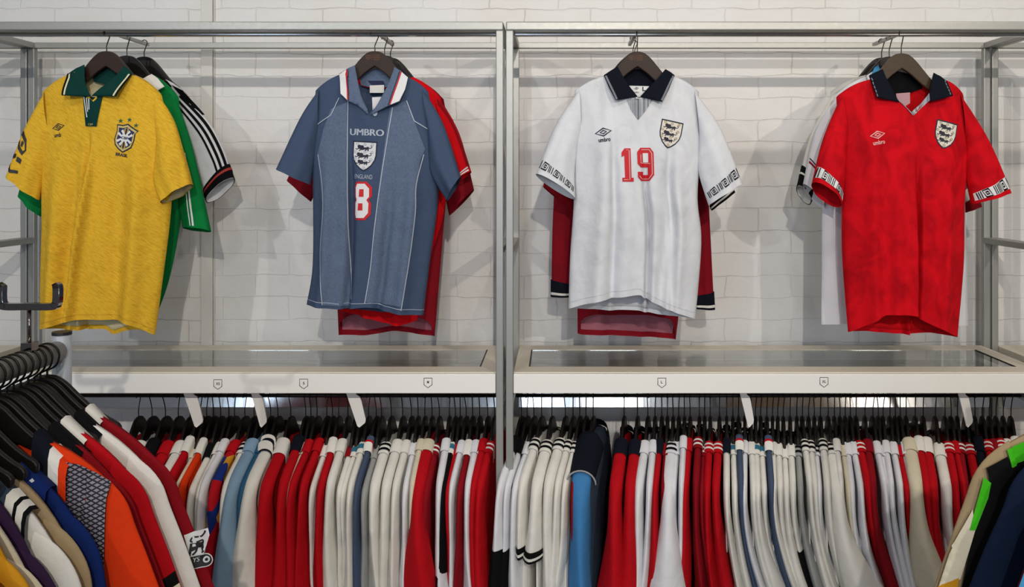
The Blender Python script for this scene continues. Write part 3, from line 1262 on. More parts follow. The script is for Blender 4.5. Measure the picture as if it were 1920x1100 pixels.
def green():
    d = 2.54
    px = Px(238, 104, d)
    r = thing('football_shirt', 'green football shirt with white sleeve stripes, hung directly behind the yellow shirt', 'shirt', (BAR_A, d, P(0, 104, d).z), 0, TOPG['a'])
    px.ox = CX + BAR_A * F / d
    top_hanger('dark wooden hanger of the green shirt behind the yellow shirt', 0, d, 104, False, 0, BAR_A, WOODB, .115)
    sh = Shirt(r)
    sp = front_spec(px, (112, 183), (190, 140), (286, 140), (335, 182), [(215, 165), (240, 175), (268, 165)], [(215, 150), (242, 153), (268, 150)],
                    [(108, 260), (110, 400), (106, 520), (104, 590)], [(345, 300), (340, 400), (318, 520), (292, 594)],
                    [(104, 590), (200, 588), (292, 594)], [(104, 590), (200, 596), (292, 594)])
    make_body(sh, sp, GREEN, .03, nu=26, nv=30, folds=[(.9, .85, .08, .014, .1, 's'), (.6, .6, .08, .01, .2, 'g')], seed=3.1)
    make_sleeve(sh, px.l([(118, 182), (65, 270), (36, 366)]), px.l([(125, 270), (98, 340), (78, 406)]), GREEN, .014, .026, 0, 0, .003, .008, 2.0)
    sr = make_sleeve(sh, px.l([(329, 180), (362, 280), (396, 433)]), px.l([(330, 300), (335, 370), (345, 428)]), GREEN, .014, .03, 0, -.004, .008, .008, 3.0)
    sleeve_decal('sleeve_stripe', sr, [[(.24, .35), (.29, .35), (.50, .98), (.44, .98)], [(.34, .35), (.38, .35), (.60, .98), (.56, .98)]], INKW, r, .002)
    collar_wing(sh, px, [(290, 140), (302, 148), (318, 164), (306, 172), (280, 160), (262, 172), (272, 150)], WHITEP, -.012, -.03)


green()


def blackstripe():
    d = 2.63
    r = thing('football_shirt', 'white football shirt with black sleeve stripes, third back behind the yellow and green shirts', 'shirt', (BAR_A + .008, d, P(0, 106, d).z), 0, TOPG['a'])
    px = Px(CX + (BAR_A + .008) * F / d, 106, d)
    top_hanger('black wooden hanger of the white shirt with black sleeve stripes', 0, d, 106, False, 0, BAR_A + .008, WOODB, .115)
    sh = Shirt(r)
    sp = front_spec(px, (150, 190), (216, 146), (314, 150), (358, 186), [(250, 165), (275, 172), (295, 165)], [(250, 155), (275, 158), (295, 155)],
                    [(168, 260), (168, 400), (165, 500), (165, 560)], [(372, 290), (350, 400), (325, 500), (290, 560)],
                    [(165, 560), (230, 560), (290, 560)], [(165, 560), (230, 566), (290, 560)])
    make_body(sh, sp, GREYC if False else WHITEC, .028, nu=26, nv=30, folds=[(.8, .8, .1, .012, .1, 's')], seed=5.1)
    sr = make_sleeve(sh, px.l([(338, 174), (388, 224), (418, 275), (438, 335)]), px.l([(345, 260), (372, 330), (388, 378)]), WHITEC, .014, .03, 0, 0, .012, .006, 5.0)
    make_sleeve(sh, px.l([(180, 178), (150, 250), (120, 330)]), px.l([(190, 260), (175, 320), (160, 365)]), WHITEC, .014, .03, 0, 0, 0, .006, 6.0)
    for a, b in ((.03, .10), (.16, .23), (.30, .36)):
        sleeve_decal('sleeve_stripe', sr, [[(a, .0), (b, .0), (b, .86), (a, .86)]], BLACK, r, .002)
    band_ring(sr, .86, 1.0, BLACK, r)
    band_ring(sr, .90, .925, plain('red_trim', 'a33027', .8), r, 'cuff_trim', .0045)
    decal('shoulder_stripe', [px.l([(325, 160), (345, 170), (385, 215), (376, 216), (338, 176)])], BLACK, r, sh.surf, .003, .01)
    collar_wing(sh, px, [(306, 146), (318, 152), (328, 163), (312, 172), (296, 162)], BLACK, -.012, -.02)
    decal('collar_trim', stroke(px.l([(318, 153), (307, 170)]), .004), INKR, r, lambda x, z: -.032, .006, .02)


blackstripe()


# ---------------------------------------------------------------- slate blue number 8 and the shirts behind it
def blue8():
    d = 2.445
    px = Px(703, 96, d)
    top_hanger('dark wooden hanger with burnt lettering inside the slate blue number 8 shirt', 703, d, 96, True, radians(35))
    r = thing('football_shirt', 'slate blue football shirt with number 8 and three lions badge', 'shirt', P(703, 96, d), 0, TOPG['b'])
    sh = Shirt(r)
    sp = front_spec(px, (592, 170), (652, 138), (760, 145), (803, 172), [(672, 175), (698, 216), (735, 178)], [(672, 158), (705, 164), (738, 160)],
                    [(584, 260), (587, 380), (586, 500), (575, 570)], [(821, 280), (821, 380), (806, 490), (794, 590)],
                    [(575, 570), (640, 577), (690, 573), (712, 577), (740, 583), (794, 590)], [(575, 570), (640, 580), (720, 588), (794, 590)])
    make_body(sh, sp, BLUEG, .048, folds=[(.33, .35, .030, -.016, .15, 'g'), (.66, .62, .035, -.012, .25, 'g'), (.82, .82, .06, .012, .15, 'g'), (.15, .12, .05, .010, .2, 'g')], seed=2.2)
    make_sleeve(sh, px.l([(600, 167), (566, 220), (523, 317)]), px.l([(600, 245), (592, 300), (585, 346)]), BLUEG, .02, .038, -.004, -.02, .003, .010, 1.5)
    sr = make_sleeve(sh, px.l([(793, 168), (832, 232), (866, 332)]), px.l([(806, 255), (808, 320), (840, 376)]), BLUEG, .02, .042, -.004, -.026, .003, .014, 2.5)
    f = sh.surf
    # heathered panels and white piping
    decal('panel', [px.l([(625, 205), (656, 193), (659, 580 - 8), (612, 569), (607, 470), (611, 380), (600, 290), (612, 240)])], BLUEH, r, f, .0016, .006, 'paler heathered panel')
    decal('panel', [px.l([(735, 205), (762, 190), (780, 228), (800, 280), (792, 300), (785, 350), (783, 410), (770, 500), (758, 570), (690, 563), (700, 500), (712, 390)])], BLUEH, r, f, .0016, .006, 'paler heathered panel')
    for ln in ([(658, 190), (658, 300), (658, 420), (660, 500), (663, 558)], [(740, 203), (726, 300), (712, 400), (700, 500), (689, 566)],
               [(601, 290), (611, 350), (613, 400), (607, 470), (611, 568)], [(798, 290), (786, 345), (784, 400), (772, 490), (758, 577)],
               [(586, 242), (625, 217)], [(780, 228), (818, 251)], [(625, 217), (640, 185)], [(780, 228), (765, 190)]):
        decal('piping', stroke(catmull(px.l(ln), 5), .0024), INKGR, r, f, .0030, .006, 'thin white piping')
    hs = stroke(px.l([(578, 560), (640, 567), (700, 565), (740, 573), (795, 580)]), .0016)
    decal('hem_stitching', hs, INKGR, r, f, .002, .012)
    # collar
    decal('collar_back', [px.l([(668, 131), (705, 128), (742, 133), (738, 157), (705, 166), (674, 158)])], BLUEH, r, lambda x, z: .02, 0, .02)
    decal('neck_label', [px.l([(691, 159), (718, 158), (718, 173), (691, 173)])], PALE, r, lambda x, z: .016, 0, .05, 'grey neck label')
    decal('neck_tape', [px.l([(687, 150), (716, 150), (720, 158), (695, 158)])], plain('navy_label', '141a44', .8), r, lambda x, z: .017, 0, .05)
    decal('price_ticket', [px.l([(699, 183), (720, 182), (706, 206), (700, 208)])], INKW, r, lambda x, z: -.01, 0, .05, 'white paper ticket')
    wl = [(668, 124), (655, 130), (640, 140), (645, 178), (659, 191), (680, 201), (699, 217), (697, 208), (683, 180), (674, 150)]
    wr = [(742, 127), (755, 135), (768, 147), (764, 170), (755, 193), (733, 202), (703, 218), (716, 196), (730, 165)]
    s1 = collar_wing(sh, px, wl, BLUEH, -.014, -.05)
    decal('collar_stripe', [px.l([(641, 141), (653, 132), (660, 191), (646, 178)])], INKW, r, s1, .0085, .01, 'white collar stripe')
    decal('collar_stripe', stroke(px.l([(653.5, 132), (660, 190)]), .0035), INKR, r, s1, .0092, .01, 'red collar stripe')
    decal('collar_stripe', stroke(px.l([(656, 131), (662, 191)]), .002), INKN, r, s1, .0092, .01)
    s2 = collar_wing(sh, px, wr, BLUEH, -.014, -.05)
    decal('collar_stripe', [px.l([(756, 137), (768, 147), (764, 170), (755, 192), (739, 199)])], INKW, r, s2, .0085, .01, 'white collar stripe')
    decal('collar_stripe', stroke(px.l([(755, 136), (738, 199)]), .0035), INKR, r, s2, .0092, .01, 'red collar stripe')
    decal('collar_stripe', stroke(px.l([(752, 135), (735, 200)]), .002), INKN, r, s2, .0092, .01)
    decal('button', [disc(*px(710, 214), .0065, 12, .009)], INKGR, r, f, .005, .05)
    # prints
    decal('maker_lettering', text_polys('UMBRO', *px(693.3, 249.5), 62 * px.k, 12 * px.k, radians(-2)) + text_polys('UMBRO', *px(694.7, 249.5), 62 * px.k, 12 * px.k, radians(-2)), INKGR, r, f)
    lions_crest(sh, px, 690, 293.5, 56, radians(-3), INKN, CREST_W, INKN, INKGR)
    decal('country_lettering', text_polys('ENGLAND', *px(688.5, 331), 33 * px.k, 8 * px.k, radians(-3)), INKGR, r, f)
    for name, mat, gx, off in (('number_outline', INKR, 4.0, .0016), ('number', INKW, 0.0, .0024)):
        o = [(-9, 31), (5, 31), (13, 22), (13, 7), (8, 1), (12, -5), (11, -23), (3, -32), (-12, -32), (-14, -25), (-13, -4), (-10, 1), (-12, 8), (-12, 24)]
        poly = []
        for x, y in o:
            l = math.hypot(x, y * .5)
            poly.append(px(686 + x + gx * (x + 1.6) / 13 + (1 if gx else 0), 375 - y - gx * y / 32))
        decal(name, [poly], mat, r, f, off, .01, 'white number 8' if not gx else 'red outline of the number')
    decal('number_eye', [px.l([(681, 354), (689, 354), (689, 368), (680, 368)]), px.l([(679, 380), (687, 380), (687, 393), (678, 393)])], INKR, r, f, .0032, .01)


blue8()


def simple_top(label, group, d, bar, hang_y, mat, tip, neck, left, right, hem, sleeves, T=.03, seed=0.0, lining=None, hang_label=None, hemB=None, folds=None, nbar=0.0, collar=None):
    z = P(0, hang_y, d).z
    r = thing('football_shirt', label, 'shirt', (bar, d, z), 0, group)
    px = Px(CX + bar * F / d, hang_y, d)
    top_hanger(hang_label, 0, d, hang_y, False, 0, bar, WOODB, .118)
    sh = Shirt(r)
    (nl, nr) = neck
    nm = ((nl[0] + nr[0]) / 2, nl[1])
    sp = front_spec(px, tip[0], nl, nr, tip[1], [(nm[0], nm[1] + 32)], [(nm[0], nm[1] + 12)], left, right, hem, hemB or [(x, y + 3) for x, y in hem])
    sp['hemF'][0], sp['hemF'][-1] = sp['left'][-1], sp['right'][-1]
    sp['hemB'][0], sp['hemB'][-1] = sp['left'][-1], sp['right'][-1]
    make_body(sh, sp, mat, T, nu=28, nv=30, folds=folds or [(.3, .3, .08, .010, .15, 's'), (.75, .7, .08, .010, .15, 's')], seed=seed, lining=lining)
    sls = []
    for k, s in enumerate(sleeves):
        sls.append(make_sleeve(sh, px.l(s[0]), px.l(s[1]), s[2] if len(s) > 2 and s[2] else mat, .014, s[3] if len(s) > 3 else .026, 0, 0, s[4] if len(s) > 4 else .004, .006, seed + k))
    if collar:
        w = 14
        collar_wing(sh, px, [(nl[0] + 2, nl[1] - 6), (nl[0] - 10, nl[1] + 2), (nl[0] - 6, nl[1] + 30), (nm[0] - 4, nm[1] + 34), (nl[0] + 16, nl[1] + 16)], collar, -.012, -.035)
        collar_wing(sh, px, [(nr[0] - 2, nr[1] - 6), (nr[0] + 10, nr[1] + 2), (nr[0] + 6, nr[1] + 30), (nm[0] + 4, nm[1] + 34), (nr[0] - 16, nr[1] + 16)], collar, -.012, -.035)
    return sh, px, sls


# bright red, middle of the second group
sh, px, sls = simple_top('bright red football shirt mostly hidden behind the slate blue number 8 shirt', TOPG['b'], 2.545, BAR_B, 104, REDB,
                         ((600, 186), (826, 182)), ((672, 145), (775, 145)), [(612, 260), (618, 400), (625, 500), (636, 580)], [(842, 280), (832, 400), (800, 500), (782, 600)],
                         [(636, 580), (700, 596), (745, 608), (782, 600)],
                         [([(614, 182), (585, 240), (556, 315)], [(625, 260), (612, 300), (600, 345)]), ([(814, 176), (852, 230), (884, 322)], [(835, 260), (850, 310), (858, 338)])],
                         seed=7.0, hang_label='dark wooden hanger of the bright red shirt behind the number 8 shirt')
sleeve_decal('sleeve_stripe', sls[1], [[(.0, .05), (.16, .05), (.16, .96), (.0, .96)]], DRED, sh.root, .002)
sleeve_decal('sleeve_stripe', sls[1], [[(.10, .93), (.98, .93), (.98, .95), (.10, .95)], [(.10, .965), (.98, .965), (.98, .985), (.10, .985)]], INKW, sh.root, .002)
# maroon, behind
sh, px, sls = simple_top('maroon patterned football shirt, longest and rearmost behind the slate blue number 8 shirt', TOPG['b'], 2.635, BAR_B, 108, MAROON,
                         ((612, 190), (832, 186)), ((684, 150), (782, 150)), [(615, 260), (622, 400), (630, 520), (635, 628)], [(845, 280), (834, 400), (824, 520), (815, 630)],
                         [(635, 628), (641, 602), (665, 588), (720, 586), (785, 592), (808, 606), (815, 630)],
                         [([(622, 187), (575, 260), (538, 338)], [(625, 270), (605, 330), (583, 378)]), ([(823, 182), (862, 252), (889, 356)], [(832, 280), (832, 345), (842, 404)])],
                         seed=8.0, lining=MAROONIN, hang_label='black wooden hanger of the maroon shirt behind the number 8 shirt',
                         hemB=[(635, 628), (690, 630), (740, 622), (780, 628), (815, 630)])
sh.root['label'] = 'maroon patterned football shirt, rearmost and lowest-hanging behind the slate blue number 8 shirt'


# ---------------------------------------------------------------- white number 19 and the shirts behind it
def sleeve_tape(sl, parent, t0, t1, n, dw=.22, lw=.055, diags=(-.36, .36, .47), v0=.02, v1=.98, ink=BLACK, ground=None):
    if ground:
        sleeve_decal('sleeve_band', sl, [[(v0, t0), (v1, t0), (v1, t1), (v0, t1)]], ground, parent, .0015, 'white band with black diamonds')
    q = []
    L_ = (v1 - v0) / n
    h = t1 - t0
    tm = (t0 + t1) / 2
    for k in range(n):
        c = v0 + (k + .46) * L_

        def R(w, hh):
            return [(c - w * .55, tm - hh), (c + w * 1.25, tm - hh), (c + w * .55, tm + hh), (c - w * 1.25, tm + hh)]
        q += stroke(R(L_ * dw, h * .42), L_ * lw, True)
        q += stroke(R(L_ * dw * .36, h * .15), L_ * lw, True)
        for o in diags:
            x = c + o * L_
            q.append([(x - L_ * .02, tm - h * .46), (x - L_ * .02 + L_ * lw, tm - h * .46), (x - L_ * .07 + L_ * lw, tm + h * .46), (x - L_ * .07, tm + h * .46)])
    sleeve_decal('sleeve_tape', sl, q, ink, parent, .0026, 'black diamond tape')


def white19():
    d = 2.445
    px = Px(1195, 97, d)
    top_hanger('dark brown hanger with burnt lettering inside the white number 19 shirt', 1195, d, 97, True, radians(80))
    r = thing('football_shirt', 'white football shirt with red number 19, navy collar and three lions badge', 'shirt', P(1195, 97, d), 0, TOPG['c'])
    sh = Shirt(r)
    sp = front_spec(px, (1078, 170), (1143, 143), (1252, 143), (1310, 172), [(1168, 172), (1195, 188), (1226, 172)], [(1165, 155), (1197, 160), (1230, 155)],
                    [(1074, 260), (1076, 370), (1069, 480), (1066, 578)], [(1314, 280), (1308, 370), (1315, 455), (1304, 597)],
                    [(1066, 578), (1115, 562), (1190, 549), (1207, 556), (1250, 577), (1304, 597)], [(1066, 578), (1130, 585), (1200, 586), (1250, 594), (1304, 597)])
    make_body(sh, sp, WHITE, .056, folds=[(.52, .605, .022, -.026, .2, 'g'), (.30, .33, .03, -.010, .1, 'g'), (.72, .80, .03, -.012, .15, 'g'), (.25, .22, .07, .013, .1, 'g'), (.8, .75, .07, .014, .2, 's'), (.4, .42, .06, .008, .2, 'g')], seed=4.4, lining=WHITEC)
    sl = make_sleeve(sh, px.l([(1086, 168), (1040, 238), (1005, 327)]), px.l([(1090, 250), (1078, 310), (1078, 372)]), WHITE, .02, .04, -.004, -.024, .012, .008, 2.0)
    sr = make_sleeve(sh, px.l([(1301, 170), (1350, 242), (1388, 345)]), px.l([(1310, 255), (1308, 320), (1326, 384)]), WHITE, .02, .042, -.004, -.024, .006, .010, 3.4)
    sleeve_tape(sl, r, .84, .94, 3)
    sleeve_tape(sr, r, .83, .93, 3)
    f = sh.surf
    decal('hem_stitching', stroke(catmull(px.l([(1068, 566), (1115, 550), (1190, 537), (1207, 545), (1250, 566), (1303, 585)]), 4), .0010), plain('grey_thread', 'bfc1c6', .8), r, f, .0016, .008)
    decal('neck_inset', [px.l([(1170, 184), (1224, 184), (1207, 210), (1193, 227), (1181, 210)])], STRIPED, r, f, .002, .01, 'grey pinstriped inset')
    decal('neck_stitching', stroke(px.l([(1193, 188), (1193, 226)]), .003), plain('grey_stitch', '60646c', .8), r, f, .003, .01)
    decal('collar_back', [px.l([(1158, 133), (1197, 128), (1245, 135), (1230, 160), (1197, 164), (1168, 160)])], NAVY, r, lambda x, z: .02, 0, .02)
    decal('neck_label', [px.l([(1176, 162), (1216, 163), (1199, 183), (1192, 183)])], INKW, r, lambda x, z: -.02, 0, .05, 'white neck label')
    decal('label_print', umbro_mark(*px(1192, 167), 9 * px.k, 0) + text_polys('umbro', *px(1192, 174), 10 * px.k, 4 * px.k) + text_polys('L', *px(1206, 168), 6 * px.k, 8 * px.k, 0, .03), INK, r, lambda x, z: -.021, 0, .05)
    wl = [(1157, 126), (1144, 134), (1131, 143), (1141, 168), (1152, 191), (1192, 184), (1180, 168), (1168, 148)]
    wr = [(1246, 131), (1256, 137), (1263, 143), (1250, 170), (1237, 194), (1197, 184), (1216, 164), (1232, 148)]
    s1 = collar_wing(sh, px, wl, NAVY, -.014, -.05)
    decal('collar_trim', stroke(px.l([(1134.5, 144), (1154, 189.5)]), .0055), plain('grey_knit', '73767e', .9), r, s1, .0085, .01)
    s2 = collar_wing(sh, px, wr, NAVY, -.014, -.05)
    decal('collar_trim', stroke(px.l([(1260, 144), (1236, 191.5)]), .0055), plain('grey_knit', '73767e', .9), r, s2, .0085, .01)
    decal('button', [disc(*px(1191, 185), .006)], BLACK, r, f, .006, .05)
    decal('maker_mark', umbro_mark(*px(1129.5, 249), 29 * px.k, radians(5)), INKN, r, f)
    decal('maker_lettering', text_polys('umbro', *px(1131.5, 263), 22 * px.k, 8 * px.k, radians(6), .03), INKN, r, f)
    lions_crest(sh, px, 1253, 253.5, 52, radians(-12), INKN, CREST_F, plain('crest_dark', '23222f', .7), ROSE)
    one = [(-6, 30), (5, 30), (5, -24), (9, -24), (9, -31), (-12, -31), (-12, -24), (-7, -24), (-7, 17), (-12, 14), (-12, 22)]
    nine = [(-9, 30), (9, 30), (15, 22), (15, -20), (6, -31), (-9, -31), (-15, -24), (-15, -14), (-5, -14), (-5, -20), (4, -20), (4, -6), (-9, -6), (-15, 1), (-15, 22)]

    def num(pts, cx, cy):
        return [px(cx + x - y * .03, cy - y) for x, y in pts]
    decal('number', [num(one, 1175, 309), num(nine, 1207, 308)], INKR, r, f, .0022, .005, 'red number 19')
    decal('number_eye', [num([(-5, 20), (5, 20), (5, 3), (-5, 3)], 1207, 308)], INKW, r, f, .0034, .006)
    li = stroke(num([(-3, 27), (2, 27), (2, -27.5), (-9, -27.5)], 1175, 309), .0012) + stroke(num([(-7, 26.5), (7, 26.5), (11.5, 20), (11.5, -18), (4.5, -27.5), (-7, -27.5), (-11.5, -22)], 1207, 308), .0012)
    li += stroke(num([(-8.5, 18), (-8.5, 2), (8, 1)], 1207, 308), .0012)
    decal('number_inline', li, INKW, r, f, .0034, .006, 'thin white line inside the number')


white19()
sh, px, sls = simple_top('dark red short-sleeved football shirt directly behind the white number 19 shirt', TOPG['c'], 2.545, BAR_C, 103, DRED,
                         ((1077, 188), (1305, 188)), ((1140, 148), (1240, 148)), [(1082, 260), (1085, 400), (1088, 480), (1090, 560)], [(1300, 280), (1296, 380), (1292, 480), (1285, 575)],
                         [(1090, 560), (1180, 560), (1285, 575)],
                         [([(1086, 187), (1045, 252), (1018, 350)], [(1092, 260), (1080, 330), (1076, 396)]), ([(1297, 187), (1340, 262), (1377, 362)], [(1296, 260), (1305, 330), (1336, 394)])],
                         seed=9.0, hang_label='dark wooden hanger of the short-sleeved dark red shirt behind number 19')
band_ring(sls[1], .93, 1.0, BLACK, sh.root, 'cuff')
band_ring(sls[1], .955, .975, WHITEP, sh.root, 'cuff_trim', .0045)
sleeve_decal('sleeve_stripe', sls[0], [[(.0, .05), (.10, .05), (.10, .5), (.0, .5)]], BLACK, sh.root, .002)
sh, px, sls = simple_top('maroon long-sleeved football shirt with navy cuffs, rearmost behind the white number 19 shirt', TOPG['c'], 2.64, BAR_C + .012, 107, MAROON,
                         ((1084, 196), (1300, 196)), ((1150, 154), (1238, 154)), [(1086, 260), (1084, 400), (1083, 520), (1083, 625)], [(1298, 280), (1290, 400), (1280, 520), (1267, 636)],
                         [(1083, 625), (1088, 602), (1110, 590), (1180, 588), (1250, 594), (1262, 610), (1267, 636)],
                         [([(1092, 195), (1050, 255), (1037, 400), (1034, 556)], [(1100, 290), (1085, 350), (1082, 450), (1080, 556)], None, .02, 0),
                          ([(1293, 194), (1322, 264), (1330, 400), (1339, 580)], [(1290, 290), (1296, 380), (1300, 480), (1304, 578)], None, .02, 0)],
                         seed=10.0, lining=MAROONIN, hang_label='black wooden hanger of the long-sleeved maroon shirt behind number 19',
                         hemB=[(1083, 625), (1100, 629), (1180, 632), (1267, 636)])
for s_ in sls:
    band_ring(s_, .915, 1.0, NAVY, sh.root, 'cuff')
    band_ring(s_, .975, .988, WHITEP, sh.root, 'cuff_trim', .0045)


# ---------------------------------------------------------------- red shirt at the right and the shirts behind it
def red_front():
    d = 2.445
    px = Px(1690, 100, d)
    top_hanger('brown wooden hanger inside the black collar of the red shirt', 1690, d, 100, False, radians(40), None, wood_material('mid_brown_wood', '3a2c1d', '4b3a28', .45))
    r = thing('football_shirt', 'red short-sleeved football shirt with black collar and three lions badge', 'shirt', P(1690, 100, d), 0, TOPG['d'])
    sh = Shirt(r)
    sp = front_spec(px, (1568, 182), (1636, 148), (1762, 150), (1806, 178), [(1665, 185), (1697, 218), (1732, 185)], [(1660, 162), (1700, 167), (1740, 160)],
                    [(1573, 270), (1578, 370), (1579, 480), (1590, 622)], [(1815, 270), (1808, 380), (1806, 500), (1795, 632)],
                    [(1590, 622), (1622, 603), (1650, 586), (1706, 587), (1718, 596), (1755, 613), (1795, 632)], [(1590, 622), (1640, 626), (1700, 631), (1745, 628), (1795, 632)])
    make_body(sh, sp, RED, .058, folds=[(.545, .59, .017, -.032, .15, 'g'), (.50, .545, .06, .010, .2, 'g'), (.2, .22, .07, .012, .1, 'g'), (.8, .82, .06, .012, .15, 'g'), (.4, .40, .06, .010, .2, 'g')], seed=6.6, lining=REDB)
    sl = make_sleeve(sh, px.l([(1576, 180), (1540, 262), (1517, 344)]), px.l([(1588, 270), (1580, 330), (1572, 386)]), RED, .02, .042, -.004, -.026, .016, .010, 1.2)
    sr = make_sleeve(sh, px.l([(1797, 175), (1848, 262), (1886, 361)]), px.l([(1805, 265), (1808, 330), (1816, 382)]), RED, .02, .042, -.004, -.022, .003, .010, 2.8)
    sleeve_tape(sl, r, .82, .945, 2, .15, .042, (-.43, -.33, .27, .36, .45), ground=INKW)
    sleeve_tape(sr, r, .84, .955, 2, .15, .042, (-.43, -.33, .27, .36, .45), ground=INKW)
    f = sh.surf
    decal('collar_back', [px.l([(1650, 140), (1690, 132), (1742, 143), (1734, 165), (1700, 176), (1664, 170)])], BLACK, r, lambda x, z: .022, 0, .02)
    decal('neck_label', [px.l([(1677, 176), (1703, 174), (1703, 194), (1690, 202), (1679, 196)])], plain('pink_grey_label', 'b58d92', .8), r, lambda x, z: -.012, 0, .05, 'grey neck label')
    decal('neck_facing', [px.l([(1664, 184), (1672, 186), (1698, 212), (1697, 219)]), px.l([(1732, 176), (1733, 190), (1698, 219), (1698, 212), (1716, 196)])], STRIPED, r, lambda x, z: min(f(x, z), -.036), .003, .01, 'grey pinstriped facing')
    wl = [(1650, 131), (1636, 137), (1624, 143), (1628, 165), (1632, 185), (1671, 194), (1664, 172), (1656, 150)]
    wr = [(1745, 138), (1758, 145), (1768, 155), (1772, 182), (1731, 193), (1731, 175), (1738, 158)]
    s1 = collar_wing(sh, px, wl, NAVY, -.014, -.045)
    s2 = collar_wing(sh, px, wr, NAVY, -.014, -.045)
    for s_, a, b in ((s1, (1627, 148), (1633.5, 186)), (s2, (1763, 152), (1768, 182))):
        q = []
        for k in range(5):
            u0, u1 = k / 5, (k + .72) / 5
            q += stroke(px.l([(a[0] + (b[0] - a[0]) * u0, a[1] + (b[1] - a[1]) * u0), (a[0] + (b[0] - a[0]) * u1, a[1] + (b[1] - a[1]) * u1)]), .003)
        decal('collar_trim', q, plain('grey_knit', '73767e', .9), r, s_, .0085, .01)
    pk = plain('pale_pink_print', 'e5a9a4', .7)
    decal('maker_mark', umbro_mark(*px(1634, 254), 26 * px.k, radians(6)), pk, r, f)
    decal('maker_lettering', text_polys('umbro', *px(1635.5, 268), 22 * px.k, 8 * px.k, radians(10), .02), pk, r, f)
    lions_crest(sh, px, 1761, 254.5, 52, radians(-14), INKN, CREST_F, plain('crest_dark', '23222f', .7), ROSE)


red_front()
sh, px, sls = simple_top('white football shirt with black cuffs and pale blue collar tab, directly behind the red shirt', TOPG['d'], 2.545, BAR_D, 106, WHITEC,
                         ((1564, 180), (1796, 188)), ((1630, 141), (1722, 146)), [(1548, 280), (1542, 380), (1541, 500), (1540, 608)], [(1806, 280), (1810, 400), (1813, 500), (1815, 610)],
                         [(1540, 608), (1620, 606), (1700, 608), (1815, 610)],
                         [([(1573, 178), (1530, 242), (1506, 345)], [(1585, 270), (1560, 330), (1545, 390)], None, .034, .006), ([(1788, 187), (1815, 262), (1828, 335)], [(1785, 270), (1782, 330), (1790, 372)])],
                         T=.02, seed=11.0, hang_label='black wooden hanger of the first white shirt behind the red shirt', collar=WHITEC)
sleeve_decal('sleeve_stripe', sls[0], [[(.02, .72), (.98, .72), (.98, .735), (.02, .735)]], INKN, sh.root, .002)
sleeve_decal('sleeve_stripe', sls[0], [[(.02, .75), (.98, .75), (.98, .775), (.02, .775)]], DRED, sh.root, .002)
decal('collar_tab', [px.l([(1633, 128), (1640, 125), (1646, 140), (1632, 148), (1626, 144)])], SKYB, sh.root, lambda x, z: -.03, 0, .05, 'pale blue tab')
sh, px, sls = simple_top('white football shirt with black striped cuffs and maroon right cuff, rearmost behind the red shirt', TOPG['d'], 2.605, BAR_D, 108, WHITEP,
                         ((1558, 171), (1774, 194)), ((1622, 141), (1704, 152)), [(1545, 280), (1545, 380), (1548, 480), (1552, 590)], [(1780, 280), (1790, 400), (1795, 500), (1800, 590)],
                         [(1552, 590), (1620, 590), (1700, 592), (1800, 590)],
                         [([(1567, 170), (1522, 247), (1495, 350)], [(1575, 270), (1545, 330), (1519, 381)], None, .03, .012), ([(1768, 193), (1808, 290), (1837, 388)], [(1765, 280), (1780, 340), (1812, 398)])],
                         T=.02, seed=12.0, hang_label='black wooden hanger of the rearmost white shirt behind the red shirt')
band_ring(sls[0], .80, 1.0, BLACK, sh.root, 'cuff')
band_ring(sls[0], .87, .89, WHITEP, sh.root, 'cuff_trim', .0045)
band_ring(sls[1], .86, 1.0, DRED, sh.root, 'cuff')

# ================================================================== SHIRTS ON THE LOWER RAILS
ORD = ['first', 'second', 'third', 'fourth', 'fifth', 'sixth', 'seventh', 'eighth', 'ninth', 'tenth', 'eleventh', 'twelfth', 'thirteenth', 'fourteenth',
       'fifteenth', 'sixteenth', 'seventeenth', 'eighteenth', 'nineteenth']
TENS = {2: ('twentieth', 'twenty'), 3: ('thirtieth', 'thirty'), 4: ('fortieth', 'forty'), 5: ('fiftieth', 'fifty'), 6: ('sixtieth', 'sixty'), 7: ('seventieth', 'seventy')}


def ordinal(n):
    if n < 20:
        return ORD[n - 1]
    t, u = divmod(n, 10)
    return TENS[t][0] if u == 0 else TENS[t][1] + '-' + ORD[u - 1]


CLOTHS = {'W': (WHITEP, 'white'), 'V': (WHITEC, 'cool white'), 'C': (CREAMW, 'cream'), 'R': (REDP, 'red'), 'D': (DRED, 'dark red'), 'S': (SLATE, 'slate blue'), 'B': (DENIM, 'pale blue'),
          'G': (GREYC, 'grey'), 'K': (BLACK, 'black'), 'O': (ORANGE, 'orange'), 'M': (PATCHES, 'blue patchwork'), 'T': (PBLUE, 'petrol blue'), 'N': (NAVY, 'navy')}
